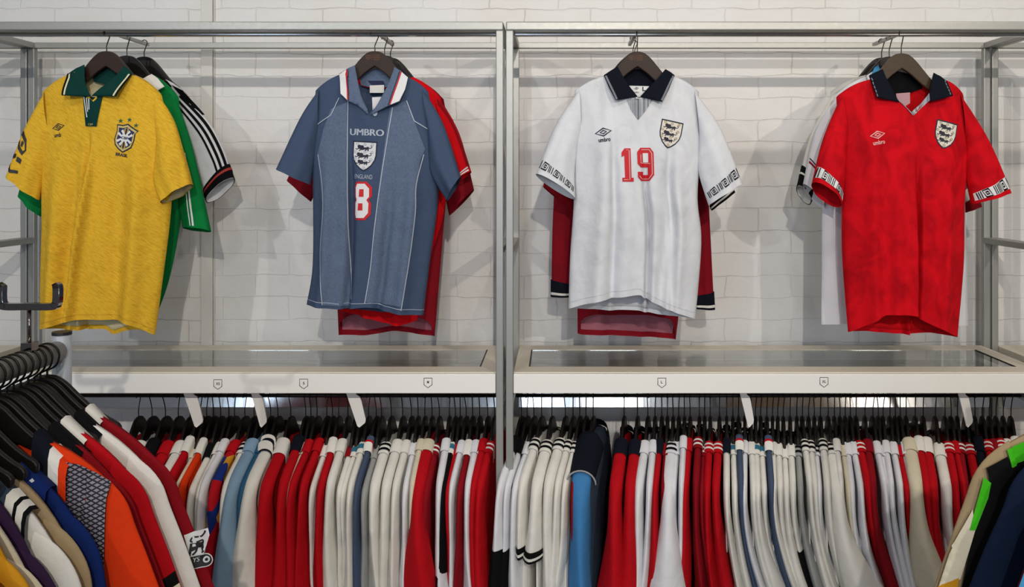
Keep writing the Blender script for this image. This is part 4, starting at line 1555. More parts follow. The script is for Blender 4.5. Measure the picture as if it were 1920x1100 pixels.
# x of the collar, y of the collar, cloth, collar, sleeve: s short, l long, b long with black cuff, t short with striped hem, w wide
LEFT = [(232, 842, 'R', 'W', 's'), (258, 842, 'W', '', 's'), (284, 842, 'D', 'K', 's'), (309, 842, 'R', '', 's'), (332, 842, 'W', '', 's'),
        (352, 836, 'R', 'W', 's'), (364, 858, 'C', '', 's'), (377, 842, 'O', 'W', 's'), (391, 856, 'W', 'K', 's'), (407, 846, 'W', '', 's'), (418, 836, 'V', '', 's'), (438, 835, 'M', 'R', 's'),
        (456, 842, 'W', '2b', 's'), (470, 835, 'B', '', 'w'), (488, 842, 'T', '', 's'), (502, 836, 'W', '2n', 'w'), (527, 842, 'R', 'W', 's'), (556, 832, 'R', 'N', 'l'), (566, 846, 'C', '', 's'),
        (578, 838, 'R', '', 'l'), (597, 834, 'R', '', 'l'), (608, 852, 'W', '', 's'), (620, 840, 'R', 'W', 's'), (638, 836, 'W', '', 'l'), (654, 854, 'W', 'D', 's'), (665, 853, 'W', 'T', 's'),
        (678, 842, 'W', 'T', 'l'), (693, 836, 'S', 'S', 'l'), (703, 858, 'G', '', 's'), (722, 842, 'W', '2b', 'l'), (744, 838, 'W', '', 'l'), (761, 840, 'W', '', 'l'), (774, 848, 'V', '', 's'),
        (787, 832, 'C', 'C', 's'), (801, 832, 'R', 'C', 'w'), (815, 846, 'D', '2w', 's'), (834, 834, 'V', '', 'l'), (845, 842, 'K', 'T', 's'), (854, 850, 'R', '', 's'), (865, 841, 'V', '', 'l'),
        (877, 848, 'D', 'W', 's'), (890, 840, 'V', '', 'l'), (905, 835, 'R', '', 's'), (918, 840, 'R', '2w', 's')]
RIGHT = [(964, 836, 'V', 'K', 'b'), (975, 843, 'V', 'K', 'b'), (988, 846, 'V', '', 's'), (1003, 830, 'W', '2b', 't'), (1023, 836, 'W', '2b', 't'), (1049, 830, 'W', '2b', 's'), (1064, 836, 'W', '2b', 'l'),
         (1077, 841, 'W', '2b', 'l'), (1089, 838, 'D', '2w', 's'), (1103, 840, 'J', 'N', 'w'), (1163, 843, 'R', 'N', 'l'), (1189, 846, 'R', 'N', 'l'), (1209, 842, 'V', '', 'l'), (1223, 840, 'V', '', 'l'),
         (1236, 844, 'R', 'N', 'l'), (1247, 850, 'D', '', 's'), (1258, 842, 'V', '2b', 'w'), (1269, 846, 'V', '', 's'), (1280, 826, 'V', '', 'l'), (1291, 834, 'R', '', 'l'), (1309, 826, 'D', '2w', 'l'),
         (1319, 852, 'D', '2w', 's'), (1330, 840, 'R', '2w', 'l'), (1348, 841, 'R', '2w', 'l'), (1362, 842, 'W', 'N', 'l'), (1374, 847, 'W', 'T', 's'), (1385, 832, 'S', 'S', 'l'), (1397, 842, 'V', '', 'l'),
         (1409, 846, 'W', '', 'l'), (1418, 846, 'W', 'T', 's'), (1428, 852, 'W', 'T', 's'), (1440, 834, 'S', 'S', 'l'), (1451, 846, 'W', '', 's'), (1461, 850, 'W', '', 's'), (1472, 858, 'W', '', 's'),
         (1485, 852, 'W', '', 'b'), (1498, 852, 'G', '2b', 's'), (1509, 834, 'W', '2b', 'l'), (1521, 838, 'W', '2b', 'l'), (1532, 850, 'V', '2b', 's'), (1544, 832, 'W', '2b', 'l'), (1559, 844, 'W', '2b', 'w'),
         (1571, 836, 'W', '', 'l'), (1582, 852, 'C', '', 's'), (1592, 848, 'V', '', 's'), (1602, 846, 'V', '', 's'), (1613, 838, 'R', '2w', 'l'), (1630, 838, 'D', '', 'l'), (1645, 844, 'V', '', 'l'),
         (1655, 852, 'V', '', 's'), (1664, 842, 'V', '', 'l'), (1677, 846, 'V', '', 'l'), (1687, 852, 'R', '', 's'), (1696, 846, 'V', '', 's'), (1707, 832, 'C', '', 'w'), (1724, 836, 'R', 'W', 's'),
         (1739, 840, 'R', 'W', 's'), (1762, 850, 'W', '', 'l'), (1780, 841, 'R', '2w', 'l'), (1792, 844, 'R', '', 'l'), (1804, 843, 'D', '2w', 's'), (1820, 846, 'R', '2w', 's'), (1838, 836, 'N', 'N', 's'),
         (1853, 836, 'R', '2w', 's'), (1866, 838, 'D', '', 's'), (1879, 832, 'R', '2w', 's'), (1893, 838, 'W', '', 's'), (1908, 838, 'R', 'W', 's')]
COLLARS = {'W': 'a white collar', 'K': 'a black collar', 'N': 'a navy collar', 'R': 'a red collar', 'D': 'a dark red collar', 'T': 'a teal collar', 'S': 'a banded collar', 'C': 'a cream collar',
           '2b': 'a black-striped collar', '2w': 'a white-striped collar', '2n': 'a navy-striped collar', '': ''}
CMAT = {'W': WHITEP, 'K': BLACK, 'N': NAVY, 'R': REDP, 'D': DRED, 'T': TEAL, 'S': SLATE, 'C': CREAMW}
HZ = 1.6 + (330 - 780) * RAILY / F          # top of the wooden hangers


def ridge(a):
    """height of the shoulder along the hanger"""
    tab = [(0, -.052), (.05, -.054), (.08, -.063), (.12, -.084), (.18, -.112), (.22, -.134), (.245, -.152), (.30, -.2)]
    a = abs(a)
    for (a0, z0), (a1, z1) in zip(tab, tab[1:]):
        if a <= a1:
            return z0 + (z1 - z0) * (a - a0) / (a1 - a0)
    return -.2


def rail_sleeve(root, side, hw, wb, ln, out, mat, rnd, cuff=None, name='sleeve', sway=0.0):
    """shoulder and sleeve as one continuous tube hanging off the hanger's end"""
    ex = out
    pts = [(.082, -.064), (.12, -.082), (.17, -.105), (.212, -.130), (.238 + ex * .3, -.172), (.248 + ex * .7, -.235), (.250 + ex, -.30)]
    zend = {'s': -.43, 'l': -.70, 'b': -.44, 't': -.335}[ln]
    if zend < -.36:
        pts.append((.252 + ex, (zend - .32) / 2))
    pts.append((.246 + ex, zend))
    cv = Curve(pts)
    n, q = 44, 24
    rows = []
    ph = rnd.random() * 6
    ph2 = rnd.random() * 6
    fold = rnd.uniform(1.15, 1.75)
    edge = rnd.choice([-1, 1]) * rnd.uniform(.15, .6)
    L_ = cv.l[-1]
    for j in range(n + 1):
        t = j / n
        a, z = cv.at(t)
        a2, z2 = cv.at(min(1, t + .02))
        a1, z1 = cv.at(max(0, t - .02))
        ta, tz = a2 - a1, z2 - z1
        l = math.hypot(ta, tz)
        na, nz = -tz / l, ta / l           # outward normal
        if na < 0 and nz < 0:
            na, nz = -na, -nz
        s = t * L_
        k = smooth01(.10, .30, s)
        k2 = smooth01(.16, .55, s)
        b = hw * (.92 + .1 * (1 - k)) + (wb * 1.1 - hw) * k2
        hn = .012 + .042 * k
        if ln == 'l':
            hn = .012 + (.046 - .014 * smooth01(.3, .7, s)) * k
            b = b * (1 - .25 * smooth01(.45, .8, s))
        row = []
        for c in range(q):
            f = 2 * pi * c / q
            am = .15 * k2
            rr = 1 + am * sin(3 * f + ph + s * 5) + am * .6 * sin(5 * f + ph2 - s * 9)
            e_ = 1 + (fold - 1) * k2
            cf, sf = cos(f), sin(f)
            cf, sf = math.copysign(abs(cf) ** e_, cf), math.copysign(abs(sf) ** e_, sf)
            cn = (cf - 1) * hn * rr
            bb = sf * b * rr + edge * b * k2 * max(0, cf) + sway * k2 * s + .004 * sin(s * 14 + ph) * k2
            row.append((side * (a + na * cn), bb, z + nz * cn))
        rows.append(row)
    m = M()
    m.grid(rows, True)
    o = m.build(name, mat, root, smooth=True)

    def ring(t0, t1, mt, nm, grow):
        mm = M()
        rr_ = []
        j0, j1 = int(round(t0 * n)), int(round(t1 * n))
        for j in range(j0, j1 + 1):
            cx_ = sum(p[0] for p in rows[j]) / q
            cy_ = sum(p[1] for p in rows[j]) / q
            cz_ = sum(p[2] for p in rows[j]) / q
            w_ = []
            for p in rows[j]:
                d_ = Vector((p[0] - cx_, p[1] - cy_, p[2] - cz_))
                d_ *= (d_.length + grow) / max(d_.length, 1e-6)
                w_.append((cx_ + d_.x, cy_ + d_.y, cz_ + d_.z))
            rr_.append(w_)
        mm.grid(rr_, True)
        mm.build(nm, mt, root, smooth=True)
    if cuff:
        for c in cuff:
            ring(*c)
    return rows


def rail_body(root, hw, mat, rnd, hem=-.70):
    us = [-1 + 2 * k / 20 for k in range(21)]
    rows = {1: [], -1: []}
    ph = rnd.random() * 6
    nv = 14
    for sgn in (1, -1):
        for j in range(nv + 1):
            v = j / nv
            row = []
            for u in us:
                a = u * (.208 - .004 * smooth01(.1, .4, v))
                zt = ridge(u * .208) - .006
                z = zt + (hem - zt) * v
                e = max(0, 1 - u ** 6)
                b = hw * (.55 + .35 * smooth01(0, .1, v) + .1 * v) * (.12 + .88 * e)
                b += .006 * sin(u * 9 + ph + v * 2) * v * e
                row.append((a, sgn * b, z))
            rows[sgn].append(row)
    m = M()
    m.grid(rows[1])
    k = len(m.v)
    m.grid(rows[-1])
    n = len(us)
    for j in range(nv):
        for i in (0, n - 1):
            m.f.append((j * n + i, (j + 1) * n + i, k + (j + 1) * n + i, k + j * n + i))
    for i in range(n - 1):
        m.f.append((i, i + 1, k + i + 1, k + i))
    return m.build('torso', mat, root, smooth=True)


def rail_collar(root, hw, base, stripes, rise=0.0):
    def saddle(a0, a1, grow, name, mat, drop=.045, n=3):
        for side in (1, -1) if name == 'collar' else (1,):
            m = M()
            rows = []
            for j in range(n + 1):
                a = a0 + (a1 - a0) * j / n
                zt = ridge(a) + .006 + rise * (1 - j / n) + grow
                w_ = hw + .0025 + grow
                row = [(side * a, w_, zt - drop)]
                for c in range(9):
                    f = pi * c / 8
                    row.append((side * a, w_ * cos(f), zt - w_ * .7 + w_ * .7 * sin(f)))
                row.append((side * a, -w_, zt - drop))
                rows.append(row)
            m.grid(rows)
            m.build(name, mat, root, smooth=True)
    saddle(.066, .108, 0, 'collar', base)
    for a0, a1, mt in stripes:
        saddle(a0, a1, .0015, 'collar_stripe', mt, .044, 1)


def hang_row(items, side, anchor):
    order = sorted(items, key=lambda i: i[0])
    if side == 'left':
        order = order[::-1]
    xs = []
    for i, (cx, cy, cl, co, kind) in enumerate(order):
        yaw = 0.0
        if side == 'right':
            yaw = radians(12 + 6 * smooth01(1600, 1800, cx))
        else:
            yaw = radians(1 + 5 * smooth01(800, 940, cx))
        xn = (cx - CX) * (RAILY - .085) / F
        xs.append((xn + .085 * sin(yaw), yaw))
    proto = None
    for i, (cx, cy, cl, co, kind) in enumerate(order):
        rnd = random.Random(int(cx) * 13 + 5)
        x, yaw = xs[i]
        prv = abs(xs[i][0] - xs[i - 1][0]) if i else .03
        nxt = abs(xs[i + 1][0] - xs[i][0]) if i + 1 < len(xs) else .03
        sp = min(.05, (prv + nxt) / 2)
        hw = max(.0085, min(.018, sp * .45))
        wb = max(.020, min(.042, sp * 1.0)) * rnd.uniform(.75, 1.3)
        out = (wb - .032) * .9 + rnd.uniform(-.008, .008)
        if kind == 'w':
            hw, wb, out = max(hw, .018), .056, .030
        if cy > 848:
            out -= .02
        yaw2 = yaw + radians(rnd.uniform(-2.0, 2.0))
        rz = math.atan2(-cos(yaw2), -sin(yaw2))
        place_ = '%s %s of the centre posts' % (ordinal(i + 1), side)
        hl = 'dark wooden hanger on the lower rail, %s' % place_
        if proto is None:
            proto = make_hanger(hl, 'hangers on the %s lower rail' % side, (x, RAILY, HZ), rz, RAILZ + .006 - HZ + .0022, .0105, WOODB, WIREB, .0092, .0016, radians(rnd.uniform(-10, 10)), False, .192)
        else:
            hg = copy_thing(proto, (x, RAILY, HZ), hl, rz)
            for ch in hg.children:
                if ch.name.startswith('hook'):
                    ch.rotation_euler = (0, 0, rnd.choice([0, 0, pi]) + radians(rnd.uniform(-14, 14)))
        z = HZ - (cy - 840) * .0009
        if cl == 'J':
            lab = 'dark slate jacket with navy hood and mid blue sleeve, %s' % place_
            t = thing('track_jacket', lab, 'jacket', (x, RAILY, z + .016), rz, 'clothes on the right lower rail')
            rail_body(t, .042, DSLATE, rnd)
            rows = rail_sleeve(t, 1, .027, .032, 'l', .014, RBLUE, rnd)
            rail_sleeve(t, -1, .022, .03, 'l', 0, RBLUE, rnd)
            rail_collar(t, .030, NAVY, [], .012)
            m = M()
            n_ = []
            for j in range(9):
                a = .07 + .13 * j / 8
                w_ = .044 - .008 * j / 8
                zt = ridge(a) + .012
                n_.append([(a, w_ * cos(pi * c / 10), zt - w_ * .9 + w_ * .9 * sin(pi * c / 10)) for c in range(11)])
            m.grid(n_)
            m.build('yoke', NAVY, t, smooth=True)
            m = M()
            a = .204
            m.tube([(a, .041 * cos(pi * c / 12), ridge(.2) + .012 - .036 + .036 * sin(pi * c / 12)) for c in range(13)], .0025, 6)
            m.build('piping', GREYC, t, smooth=True)
            continue
        mat, cname = CLOTHS[cl]
        lab = '%s football shirt %s%s' % (cname, ('with ' + COLLARS[co] + ', ') if co else 'on the lower rail, ', place_)
        t = thing('football_shirt', lab, 'shirt', (x, RAILY, z), rz, 'shirts on the %s lower rail' % side)
        rail_body(t, hw, mat, rnd)
        cuff = None
        ln = 's' if kind in 'stw' else 'l'
        if kind == 'b':
            ln = 'b'
            cuff = [(.70, 1.0, BLACK, 'cuff', .003)]
        elif kind == 't':
            ln = 't'
            cuff = [(.92, 1.0, BLACK, 'cuff', .003), (.955, .98, WHITEP, 'cuff_stripe', .0045)]
        elif rnd.random() < .25 and cl in 'WVC':
            cuff = [(.96, 1.0, rnd.choice([BLACK, NAVY, DRED]), 'cuff', .002)]
        rail_sleeve(t, 1, hw, wb, ln, out, mat, rnd, cuff, sway=rnd.uniform(-.03, .03) + (0 if side == 'left' else .17 * smooth01(1230, 1440, cx) - .05 * smooth01(1560, 1700, cx) - .02))
        rail_sleeve(t, -1, hw, hw * 1.2, ln, -.012, mat, rnd)
        if co == '2b':
            rail_collar(t, hw, mat, [(.074, .083, BLACK), (.091, .099, BLACK)])
        elif co == '2n':
            rail_collar(t, hw, NAVY, [(.076, .086, WHITEP), (.098, .104, WHITEP)], .02)
        elif co == '2w':
            rail_collar(t, hw, NAVY if cl == 'D' and rnd.random() < .5 else mat, [(.078, .084, WHITEP), (.092, .098, WHITEP)])
        elif co == 'S':
            rail_collar(t, hw, SLATE, [(.086, .093, REDP), (.093, .110, WHITEP)], .012)
        elif co == 'T':
            rail_collar(t, hw, WHITEP, [(.078, .094, TEAL)])
        elif co:
            rail_collar(t, hw, CMAT[co], [], .012 if co in 'NKW' else 0)
        else:
            rail_collar(t, hw, mat, [], .004)


hang_row(LEFT, 'left', 0)
hang_row(RIGHT, 'right', 0)

# ================================================================== FOREGROUND RAILS
PIPE = plain('grey_pipe', 'a5a199', .45, .2)
POST = plain('pale_grey_post', 'aeb4bb', .45, .25)
CAPM = plain('black_cap', '1b1b1c', .5)
FPX, FPR = -1.045, .0215
FPZ = 1.234


def make_rail(x, y0, y1, label):
    r = thing('clothes_rail', label, 'rail', (x, y1, 0), 0, 'free-standing clothes rails')
    m = M()
    m.tube([(0, y0 - y1, FPZ), (0, -.018, FPZ)], FPR, 20)
    m.build('rail_pipe', PIPE, r, smooth=True)
    for yy in (0, y0 - y1):
        m = M()
        m.tube([(0, yy, .03), (0, yy, 1.268)], .0187, 20)
        m.build('post', POST, r, smooth=True)
        m = M()
        m.tube([(0, yy, 1.266), (0, yy, 1.2725)], .0192, 20)
        m.build('cap', CAPM, r)
        m = M()
        m.box((-.25, yy - .02, 0), (.25, yy + .02, .03))
        m.build('foot', POST, r, bevel=.004)
    return r


make_rail(FPX, .55, 1.80, 'free-standing round clothes rail in the left foreground with pale end post')
make_rail(1.05, .55, 1.72, 'free-standing clothes rail in the right foreground, carrying the tan shirt')

CHROME_REFL = plain('chrome_dark_reflection', '8d8580', 0.10, 1.0, 0, 6)  # chrome with the dark reflection of nearby clothes put into its colour
# chrome sign holder clamped on the rail
d = 1.69
sgn = thing('sign_holder', 'chrome forked sign holder clamped on top of the left foreground rail', 'sign holder', (FPX, d, FPZ))
k = d / F
m = M()
m.box((-.011, -.012, FPR - .004), (.011, .012, FPR + .016))
m.tube([(0, -.024 * cos(a), .0 + .024 * sin(a)) for a in [radians(q) for q in range(-60, 241, 20)]], .003, 6)
m.build('clamp', CHROME_REFL, sgn, bevel=.001)
m = M()
m.tube([(0, 0, FPR + .010), (0, 0, (P(0, 576, d).z - FPZ))], .0034, 12)
m.build('stem', CHROME_REFL, sgn, smooth=True)
zb = P(0, 574, d).z - FPZ
pr = [(-.0535, .046, -.004), (-.0555, .040, .0), (-.056, .020, .0), (-.054, .006, 0), (-.046, .0, 0), (0, 0, 0), (.046, 0, 0), (.054, .006, 0), (.056, .020, .0), (.0555, .040, .0), (.0535, .046, -.004)]
m = M()
path = catmull([(x, y, z + zb) for x, z, y in pr], 4)
rows = []
for i, p in enumerate(path):
    a, b = Vector(path[max(i - 1, 0)]), Vector(path[min(i + 1, len(path) - 1)])
    t = (b - a).normalized()
    n_ = Vector((-t.z, 0, t.x))
    p = Vector(p)
    rows.append([p + n_ * u + Vector((0, v, 0)) for u, v in ((.0068, -.008), (.0068, .008), (-.0068, .008), (-.0068, -.008))])
m.grid(rows, True)
m.f.append((0, 1, 2, 3))
e = len(m.v) - 4
m.f.append((e + 3, e + 2, e + 1, e))
m.build('fork', CHROME_REFL, sgn, bevel=.001)


def fg_shirt(side, rx, d, hw, drop, mat, label, collar=None, T=.016, smat=None, sl_out=.115, hang_label='', group='', dz=0.0, lettering=False, neckw=.112, sleeve_t=.016, stripes=(), sdz=0.0, nz=-.074, span=.136):
    """shirt hanging across a foreground rail, face towards the camera; side=+1 shows its right-hand shoulder"""
    zt = FPZ + FPR - .0615 + dz
    make_hanger(hang_label, group.replace('shirts', 'hangers'), (rx, d, zt), 0, FPZ + FPR - zt + .002, .0245, WOODB if not lettering else WOOD, WIREB, .010, .0021, 0, lettering, span, True)
    r = thing('football_shirt', label, 'shirt', (rx, d, zt + sdz), 0, group)
    sh = Shirt(r)
    sp = dict(tipL=(-hw + .03, -drop + .012), neckL=(-neckw, nz), neckR=(neckw, nz), tipR=(hw - .03, -drop + .012), neckF=[(-.05, nz - .05), (0, nz - .09), (.05, nz - .05)], neckB=[(0, nz - .02)],
              left=[(-hw + .03, -drop + .012), (-hw + .02, -.4), (-hw + .02, -.8)], right=[(hw - .03, -drop + .012), (hw - .02, -.4), (hw - .02, -.8)],
              hemF=[(-hw + .02, -.8), (0, -.8), (hw - .02, -.8)], hemB=[(-hw + .02, -.8), (0, -.81), (hw - .02, -.8)])
    make_body(sh, sp, mat, T, nu=26, nv=26, folds=[(.78, .8, .05, .006, .1, 's'), (.9, .88, .05, .005, .1, 's')], wrinkle=.002, seed=d * 9, nbf=.010, nbb=.006)
    o = {}
    for s in (1, -1):
        up = [(hw - .06, -drop + .036), (hw - .022, -drop + .008), (hw + .004, -drop - .026), (hw + .020, -drop - .07), (hw + sl_out * .48, -drop - .16), (hw + sl_out, -drop - .33)]
        lo = [(hw - .075, -drop - .10), (hw - .07, -drop - .2), (hw - .045, -drop - .35)]
        o[s] = make_sleeve(sh, [(s * x, z) for x, z in up], [(s * x, z) for x, z in lo], smat or mat, .012, sleeve_t, -.001, -.003, 0, .004, d * 7 + s)
    if collar is not None:
        for s in (1, -1):
            c_, w_ = collar
            m = M()
            rows = []
            for j in range(5):
                a = neckw - .012 + w_ * j / 4
                z = nz + .012 + .008 * (1 - j / 4) - (a - neckw + .012) * .78
                rows.append([(s * a, yy, z + zz) for yy, zz in ((-.022, -.06), (-.021, -.02), (-.016, -.004), (0, 0), (.016, -.004), (.020, -.03))])
            m.grid(rows)
            m.build('collar', c_, r, smooth=True)
            for a0, a1, mt in stripes:
                m = M()
                rows = []
                for a in (a0, a1):
                    z = nz + .0135 + .008 * (1 - (a - neckw + .012) / w_) - (a - neckw + .012) * .78
                    rows.append([(s * a, yy, z + zz) for yy, zz in ((-.0235, -.085), (-.0225, -.02), (-.017, -.004), (0, 0.0005), (.017, -.004))])
                m.grid(rows)
                m.build('collar_stripe', mt, r, smooth=True)
    return sh, o


GL = 'shirts on the left foreground rail'
shA, oA = fg_shirt(1, FPX, 1.725, .268, .180, DRED, 'dark red shirt with lion sleeve patch, furthest back on the left foreground rail', (WHITEP, .030), group=GL,
                   hang_label='black wooden hanger of the shirt with the lion patch, second from the pale post')
shB, oB = fg_shirt(1, FPX, 1.685, .262, .176, WHITEP, 'off-white shirt second from the back on the left foreground rail', (BLACK, .05), group=GL,
                   hang_label='black wooden hanger of the off-white shirt second from the back, left foreground')
shC, oC = fg_shirt(1, FPX, 1.640, .252, .176, REDP, 'red shirt with white collar, black band and white lower sleeve, left foreground rail', (WHITEP, .045), group=GL,
                   hang_label='black wooden hanger of the red shirt with white collar, left foreground')
shD, oD = fg_shirt(1, FPX, 1.600, .245, .176, DRED, 'dark red shirt with black collar behind the orange shirt, left foreground rail', (BLACK, .06), group=GL,
                   hang_label='black wooden hanger of the dark red shirt with black collar, left foreground')
shE, oE = fg_shirt(1, FPX, 1.555, .258, .162, ORANGE, 'orange shirt with black net yoke and navy collar, left foreground rail', (NAVY, .036), group=GL,
                   hang_label='dark wooden hanger of the orange shirt with net yoke, left foreground', stripes=[(.130, .148, WHITEP), (.148, .162, ORANGE)])
shF, oF = fg_shirt(1, FPX, 1.510, .222, .170, BLUE, 'navy blue shirt just in front of the orange net shirt, left foreground rail', (BLUE, .05), group=GL,
                   hang_label='dark wooden hanger of the navy blue shirt, left foreground', sl_out=.07, dz=-.010, sdz=-.032, span=.128)
shG, oG = fg_shirt(1, FPX, 1.475, .220, .176, TANC, 'tan shirt between the navy and striped-collar white shirts, left foreground rail', None, group=GL,
                   hang_label='dark wooden hanger of the tan shirt, left foreground', sl_out=.06, dz=-.010, sdz=-.032, span=.128)
shH, oH = fg_shirt(1, FPX, 1.440, .225, .184, WHITEP, 'white shirt with dark collar and two black stripes, left foreground rail', (DSLATE, .030), group=GL,
                   hang_label='dark wooden hanger of the striped-collar white shirt, left foreground', sl_out=.06, stripes=[(.126, .139, WHITEP), (.139, .144, BLACK), (.144, .154, WHITEP), (.154, .160, BLACK)], dz=-.010, sdz=-.032, span=.128)
shI, oI = fg_shirt(1, FPX, 1.405, .210, .190, PURPLE, 'purple shirt between two white shirts, left foreground rail', None, group=GL,
                   hang_label='dark wooden hanger of the purple shirt, left foreground', sl_out=.05, dz=-.010, sdz=-.032, span=.128)
shJ, oJ = fg_shirt(1, FPX, 1.370, .222, .196, CREAMW, 'cream shirt behind the yellow shirt, left foreground rail', None, group=GL,
                   hang_label='dark wooden hanger of the cream shirt, left foreground', sl_out=.06, dz=-.010, sdz=-.032, span=.128)
shK, oK = fg_shirt(1, FPX, 1.325, .222, .205, MUSTARD, 'yellow shirt second from the front, left foreground rail', None, group=GL,
                   hang_label='dark wooden hanger of the yellow shirt, left foreground', sl_out=.08)
shL, oL = fg_shirt(1, FPX, 1.285, .222, .212, REDP, 'bright red shirt at the front, in the lower left corner', None, group=GL,
                   hang_label='dark wooden hanger of the frontmost red shirt, left foreground', sl_out=.10)

def over(sh, sl):
    """front of torso and sleeve together"""
    def f(x, z):
        ys = []
        for b in (sl.bvh, sh.bvh):
            hit = b.ray_cast(Vector((x, -2, z)), Vector((0, 1, 0)))
            if hit[0] is not None:
                ys.append(hit[0].y)
        return min(ys) if ys else sl.bvh.find_nearest(Vector((x, -.02, z)))[0].y
    return f


# lion patch on the furthest shirt
so = oA[1]


def px_on(sh_root, d):
    return Px(CX + sh_root.location.x * F / d, CY - (sh_root.location.z - H) * F / d, d)


pA = px_on(shA.root, 1.725)


def ssurf(sl):
    def f(x, z):
        hit = sl.bvh.ray_cast(Vector((x, -2, z)), Vector((0, 1, 0)))
        if hit[0] is not None:
            return hit[0].y
        n = sl.bvh.find_nearest(Vector((x, -.02, z)))
        return n[0].y
    return f


sA = ssurf(so)
decal('sleeve_patch', [pA.l([(350, 998), (392, 987), (395, 1000), (390, 1018), (384, 1036), (366, 1040), (358, 1026)])], INKW, shA.root, sA, .0015, .01, 'white patch with black lion')
lp = stroke(catmull(pA.l([(387, 994), (380, 1002), (366, 1003), (362, 1010), (372, 1012), (383, 1009), (383, 1015)]), 4), .0034)
lp += [pA.l([(361, 1014), (384, 1012), (385, 1024), (376, 1024), (366, 1028), (360, 1028)])]
lp += stroke(pA.l([(382, 1022), (384, 1030), (379, 1033)]), .004) + stroke(pA.l([(374, 1022), (371, 1030), (366, 1035)]), .004) + stroke(pA.l([(363, 1024), (362, 1033)]), .004)
lp += [disc(*pA(387, 993), .0022, 8)]
decal('sleeve_patch_lion', lp, INK, shA.root, sA, .0022, .01)


def capsule(cx, cy, w, h, rot):
    q = [(w + h * cos(a), h * sin(a)) for a in [radians(t) for t in range(-90, 91, 20)]] + [(-w + h * cos(a), h * sin(a)) for a in [radians(t) for t in range(90, 271, 20)]]
    x, z = pA(cx, cy)
    return place([q], x, z, pA.k, rot)


decal('sleeve_badge_edge', capsule(376, 1047, 14, 12.4, radians(6)), INKW, shA.root, sA, .0026, .01)
decal('sleeve_badge', capsule(376, 1047, 14, 10.6, radians(6)), plain('charcoal_print', '1c2024', .6), shA.root, sA, .0032, .01, 'dark oval badge with a ball')
bl = text_polys('YS', *pA(373, 1043), 11 * pA.k, 8 * pA.k, radians(5), 0, .15) + [disc(*pA(391, 1044), 6.2 * pA.k, 12)]
decal('sleeve_badge_lettering', bl, INKW, shA.root, sA, .0038, .01)
decal('sleeve_badge_ball', [disc(*pA(391, 1044), 3.4 * pA.k, 5)], INK, shA.root, sA, .0044, .01)
# black band and white lower sleeve of the red shirt
sleeve_decal('sleeve_band', oC[1], [[(0.0, .60), (1, .60), (1, .66), (0, .66)]], BLACK, shC.root, .002)
sleeve_decal('lower_sleeve', oC[1], [[(0.0, .66), (1, .66), (1, .995), (0, .995)]], CREAMW, shC.root, .002, 'off-white lower sleeve')
# net yoke of the orange shirt
pE = px_on(shE.root, 1.555)
decal('yoke', [pE.l([(131, 862), (152, 866), (185, 880), (214, 898), (208, 930), (206, 1090), (120, 1090), (118, 930)])], NET, shE.root, over(shE, oE[1]), .007, .006, 'black net over grey')
# white ticks on the navy shirt
pF = px_on(shF.root, 1.51)
decal('collar_tick', stroke(pF.l([(40, 890), (50, 886)]), .004) + stroke(pF.l([(66, 898), (74, 892)]), .006), INKW, shF.root, shF.surf, .012, .02)

GR = 'shirts on the right foreground rail'
shT, oT = fg_shirt(-1, 1.05, 1.56, .285, .112, TANC, 'tan shirt with black and lime green panels, right foreground rail', None, group=GR, hang_label='wooden hanger of the tan and lime shirt, right foreground', sl_out=.110, nz=-.028, neckw=.09)
shU, oU = fg_shirt(-1, 1.05, 1.495, .252, .108, DNAVY, 'dark navy shirt in front of the tan shirt, right foreground rail', None, group=GR, hang_label='wooden hanger of the dark navy shirt, right foreground', sl_out=.125, nz=-.02, neckw=.09)
shV, oV = fg_shirt(-1, 1.05, 1.40, .255, .140, CLARET, 'claret shirt with sky blue lower sleeve, in the lower right corner', None, group=GR, hang_label='wooden hanger of the claret shirt, right foreground', sl_out=.11, nz=-.03, neckw=.09)
pT = px_on(shT.root, 1.56)
both = over(shT, oT[-1])


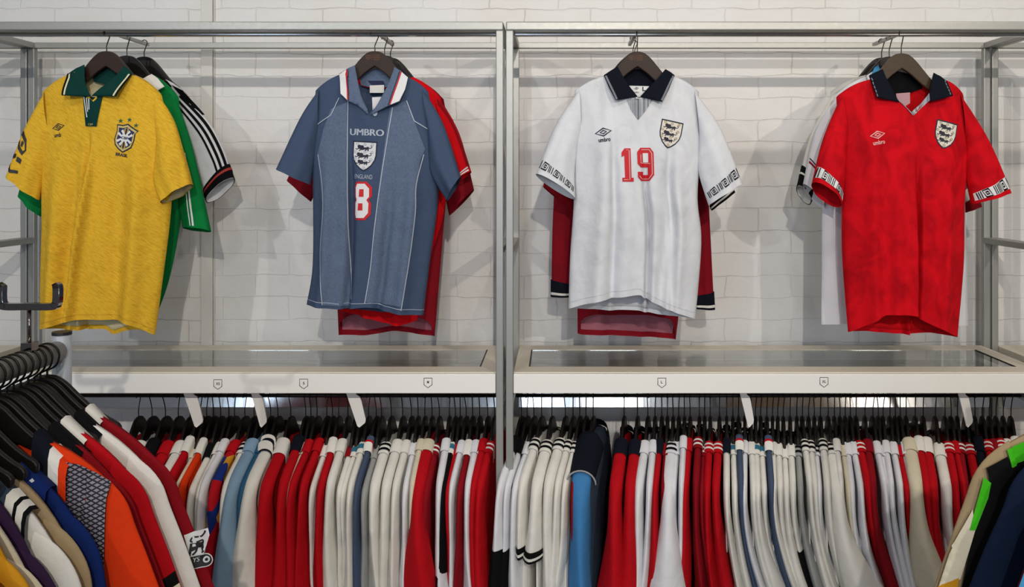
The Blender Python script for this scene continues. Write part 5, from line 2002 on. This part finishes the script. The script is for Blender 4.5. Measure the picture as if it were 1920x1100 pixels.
decal('panel', [pT.l([(1842, 872), (1880, 850), (1888, 870), (1930, 852), (1960, 900), (1900, 1100), (1790, 1100), (1816, 985), (1840, 930), (1848, 905)])], BLACK, shT.root, both, .008, .006, 'black panel')
decal('panel', [pT.l([(1880, 838), (1925, 818), (1930, 852), (1886, 869)])], LIME, shT.root, both, .0095, .006, 'lime green shoulder patch')
decal('sleeve_stripe', [pT.l([(1836, 888), (1848, 898), (1842, 925), (1818, 985), (1808, 985), (1818, 950)])], LIME, shT.root, both, .0095, .006, 'lime green stripe')
decal('sleeve_panel', [pT.l([(1815, 948), (1818, 985), (1790, 1075), (1752, 1090), (1772, 1030), (1795, 985)])], CREAMW, shT.root, both, .0088, .006, 'white lower sleeve')
decal('sleeve_panel', [pT.l([(1742, 1110), (1756, 1088), (1787, 1072), (1782, 1110)])], MUSTARD, shT.root, both, .0098, .006, 'mustard cuff')
sleeve_decal('lower_sleeve', oV[-1], [[(0, .40), (1, .66), (1, 1), (0, 1)]], SKYB, shV.root, .003, 'sky blue lower sleeve')
sleeve_decal('sleeve_stripe', oV[-1], [[(0, .385), (1, .645), (1, .66), (0, .40)]], INKW, shV.root, .0036, 'thin white line')

# hangers squeezed in between the shirts of the left foreground rail
for k, d in enumerate((1.748, 1.705, 1.662, 1.620, 1.578)):
    zt = FPZ + FPR - .0615 - .004 * (k % 2)
    make_hanger('black wooden hanger squeezed in %s from the pale post, left foreground rail' % ORD[2 * k], 'hangers squeezed in on the left foreground rail', (FPX, d, zt), radians(1.5 * (-1) ** k), FPZ + FPR - zt + .002, .0245, WOODB, WIREB, .011, .0021, 0, False, .150, True)

# ------------------------------------------------------------------ marks and trims belong to the part they sit on
RULES = [(('crest_',), 'crest'), (('collar_trim', 'collar_stripe'), 'collar'), (('cuff', 'sleeve_', 'lower_sleeve'), 'sleeve'), (('placket_',), 'placket'),
         (('number_eye', 'number_inline'), 'number'), (('lettering',), 'shoulder_bar'), (('label_print',), 'neck_label'), (('hem_stitching',), 'torso')]


def mid(o):
    b = [Vector(c) for c in o.bound_box]
    return sum(b, Vector()) / 8


for root in [o for o in COL.objects if o.parent is None and o.type == 'EMPTY']:
    kids = list(root.children)
    for ch in kids:
        nm = ch.name.split('.')[0]
        for pre, host in RULES:
            if nm != host and any(nm.startswith(p) for p in pre):
                hosts = [k for k in kids if k.name.split('.')[0] == host]
                if hosts:
                    c = mid(ch)
                    ch.parent = min(hosts, key=lambda k: (mid(k) - c).length)
                break
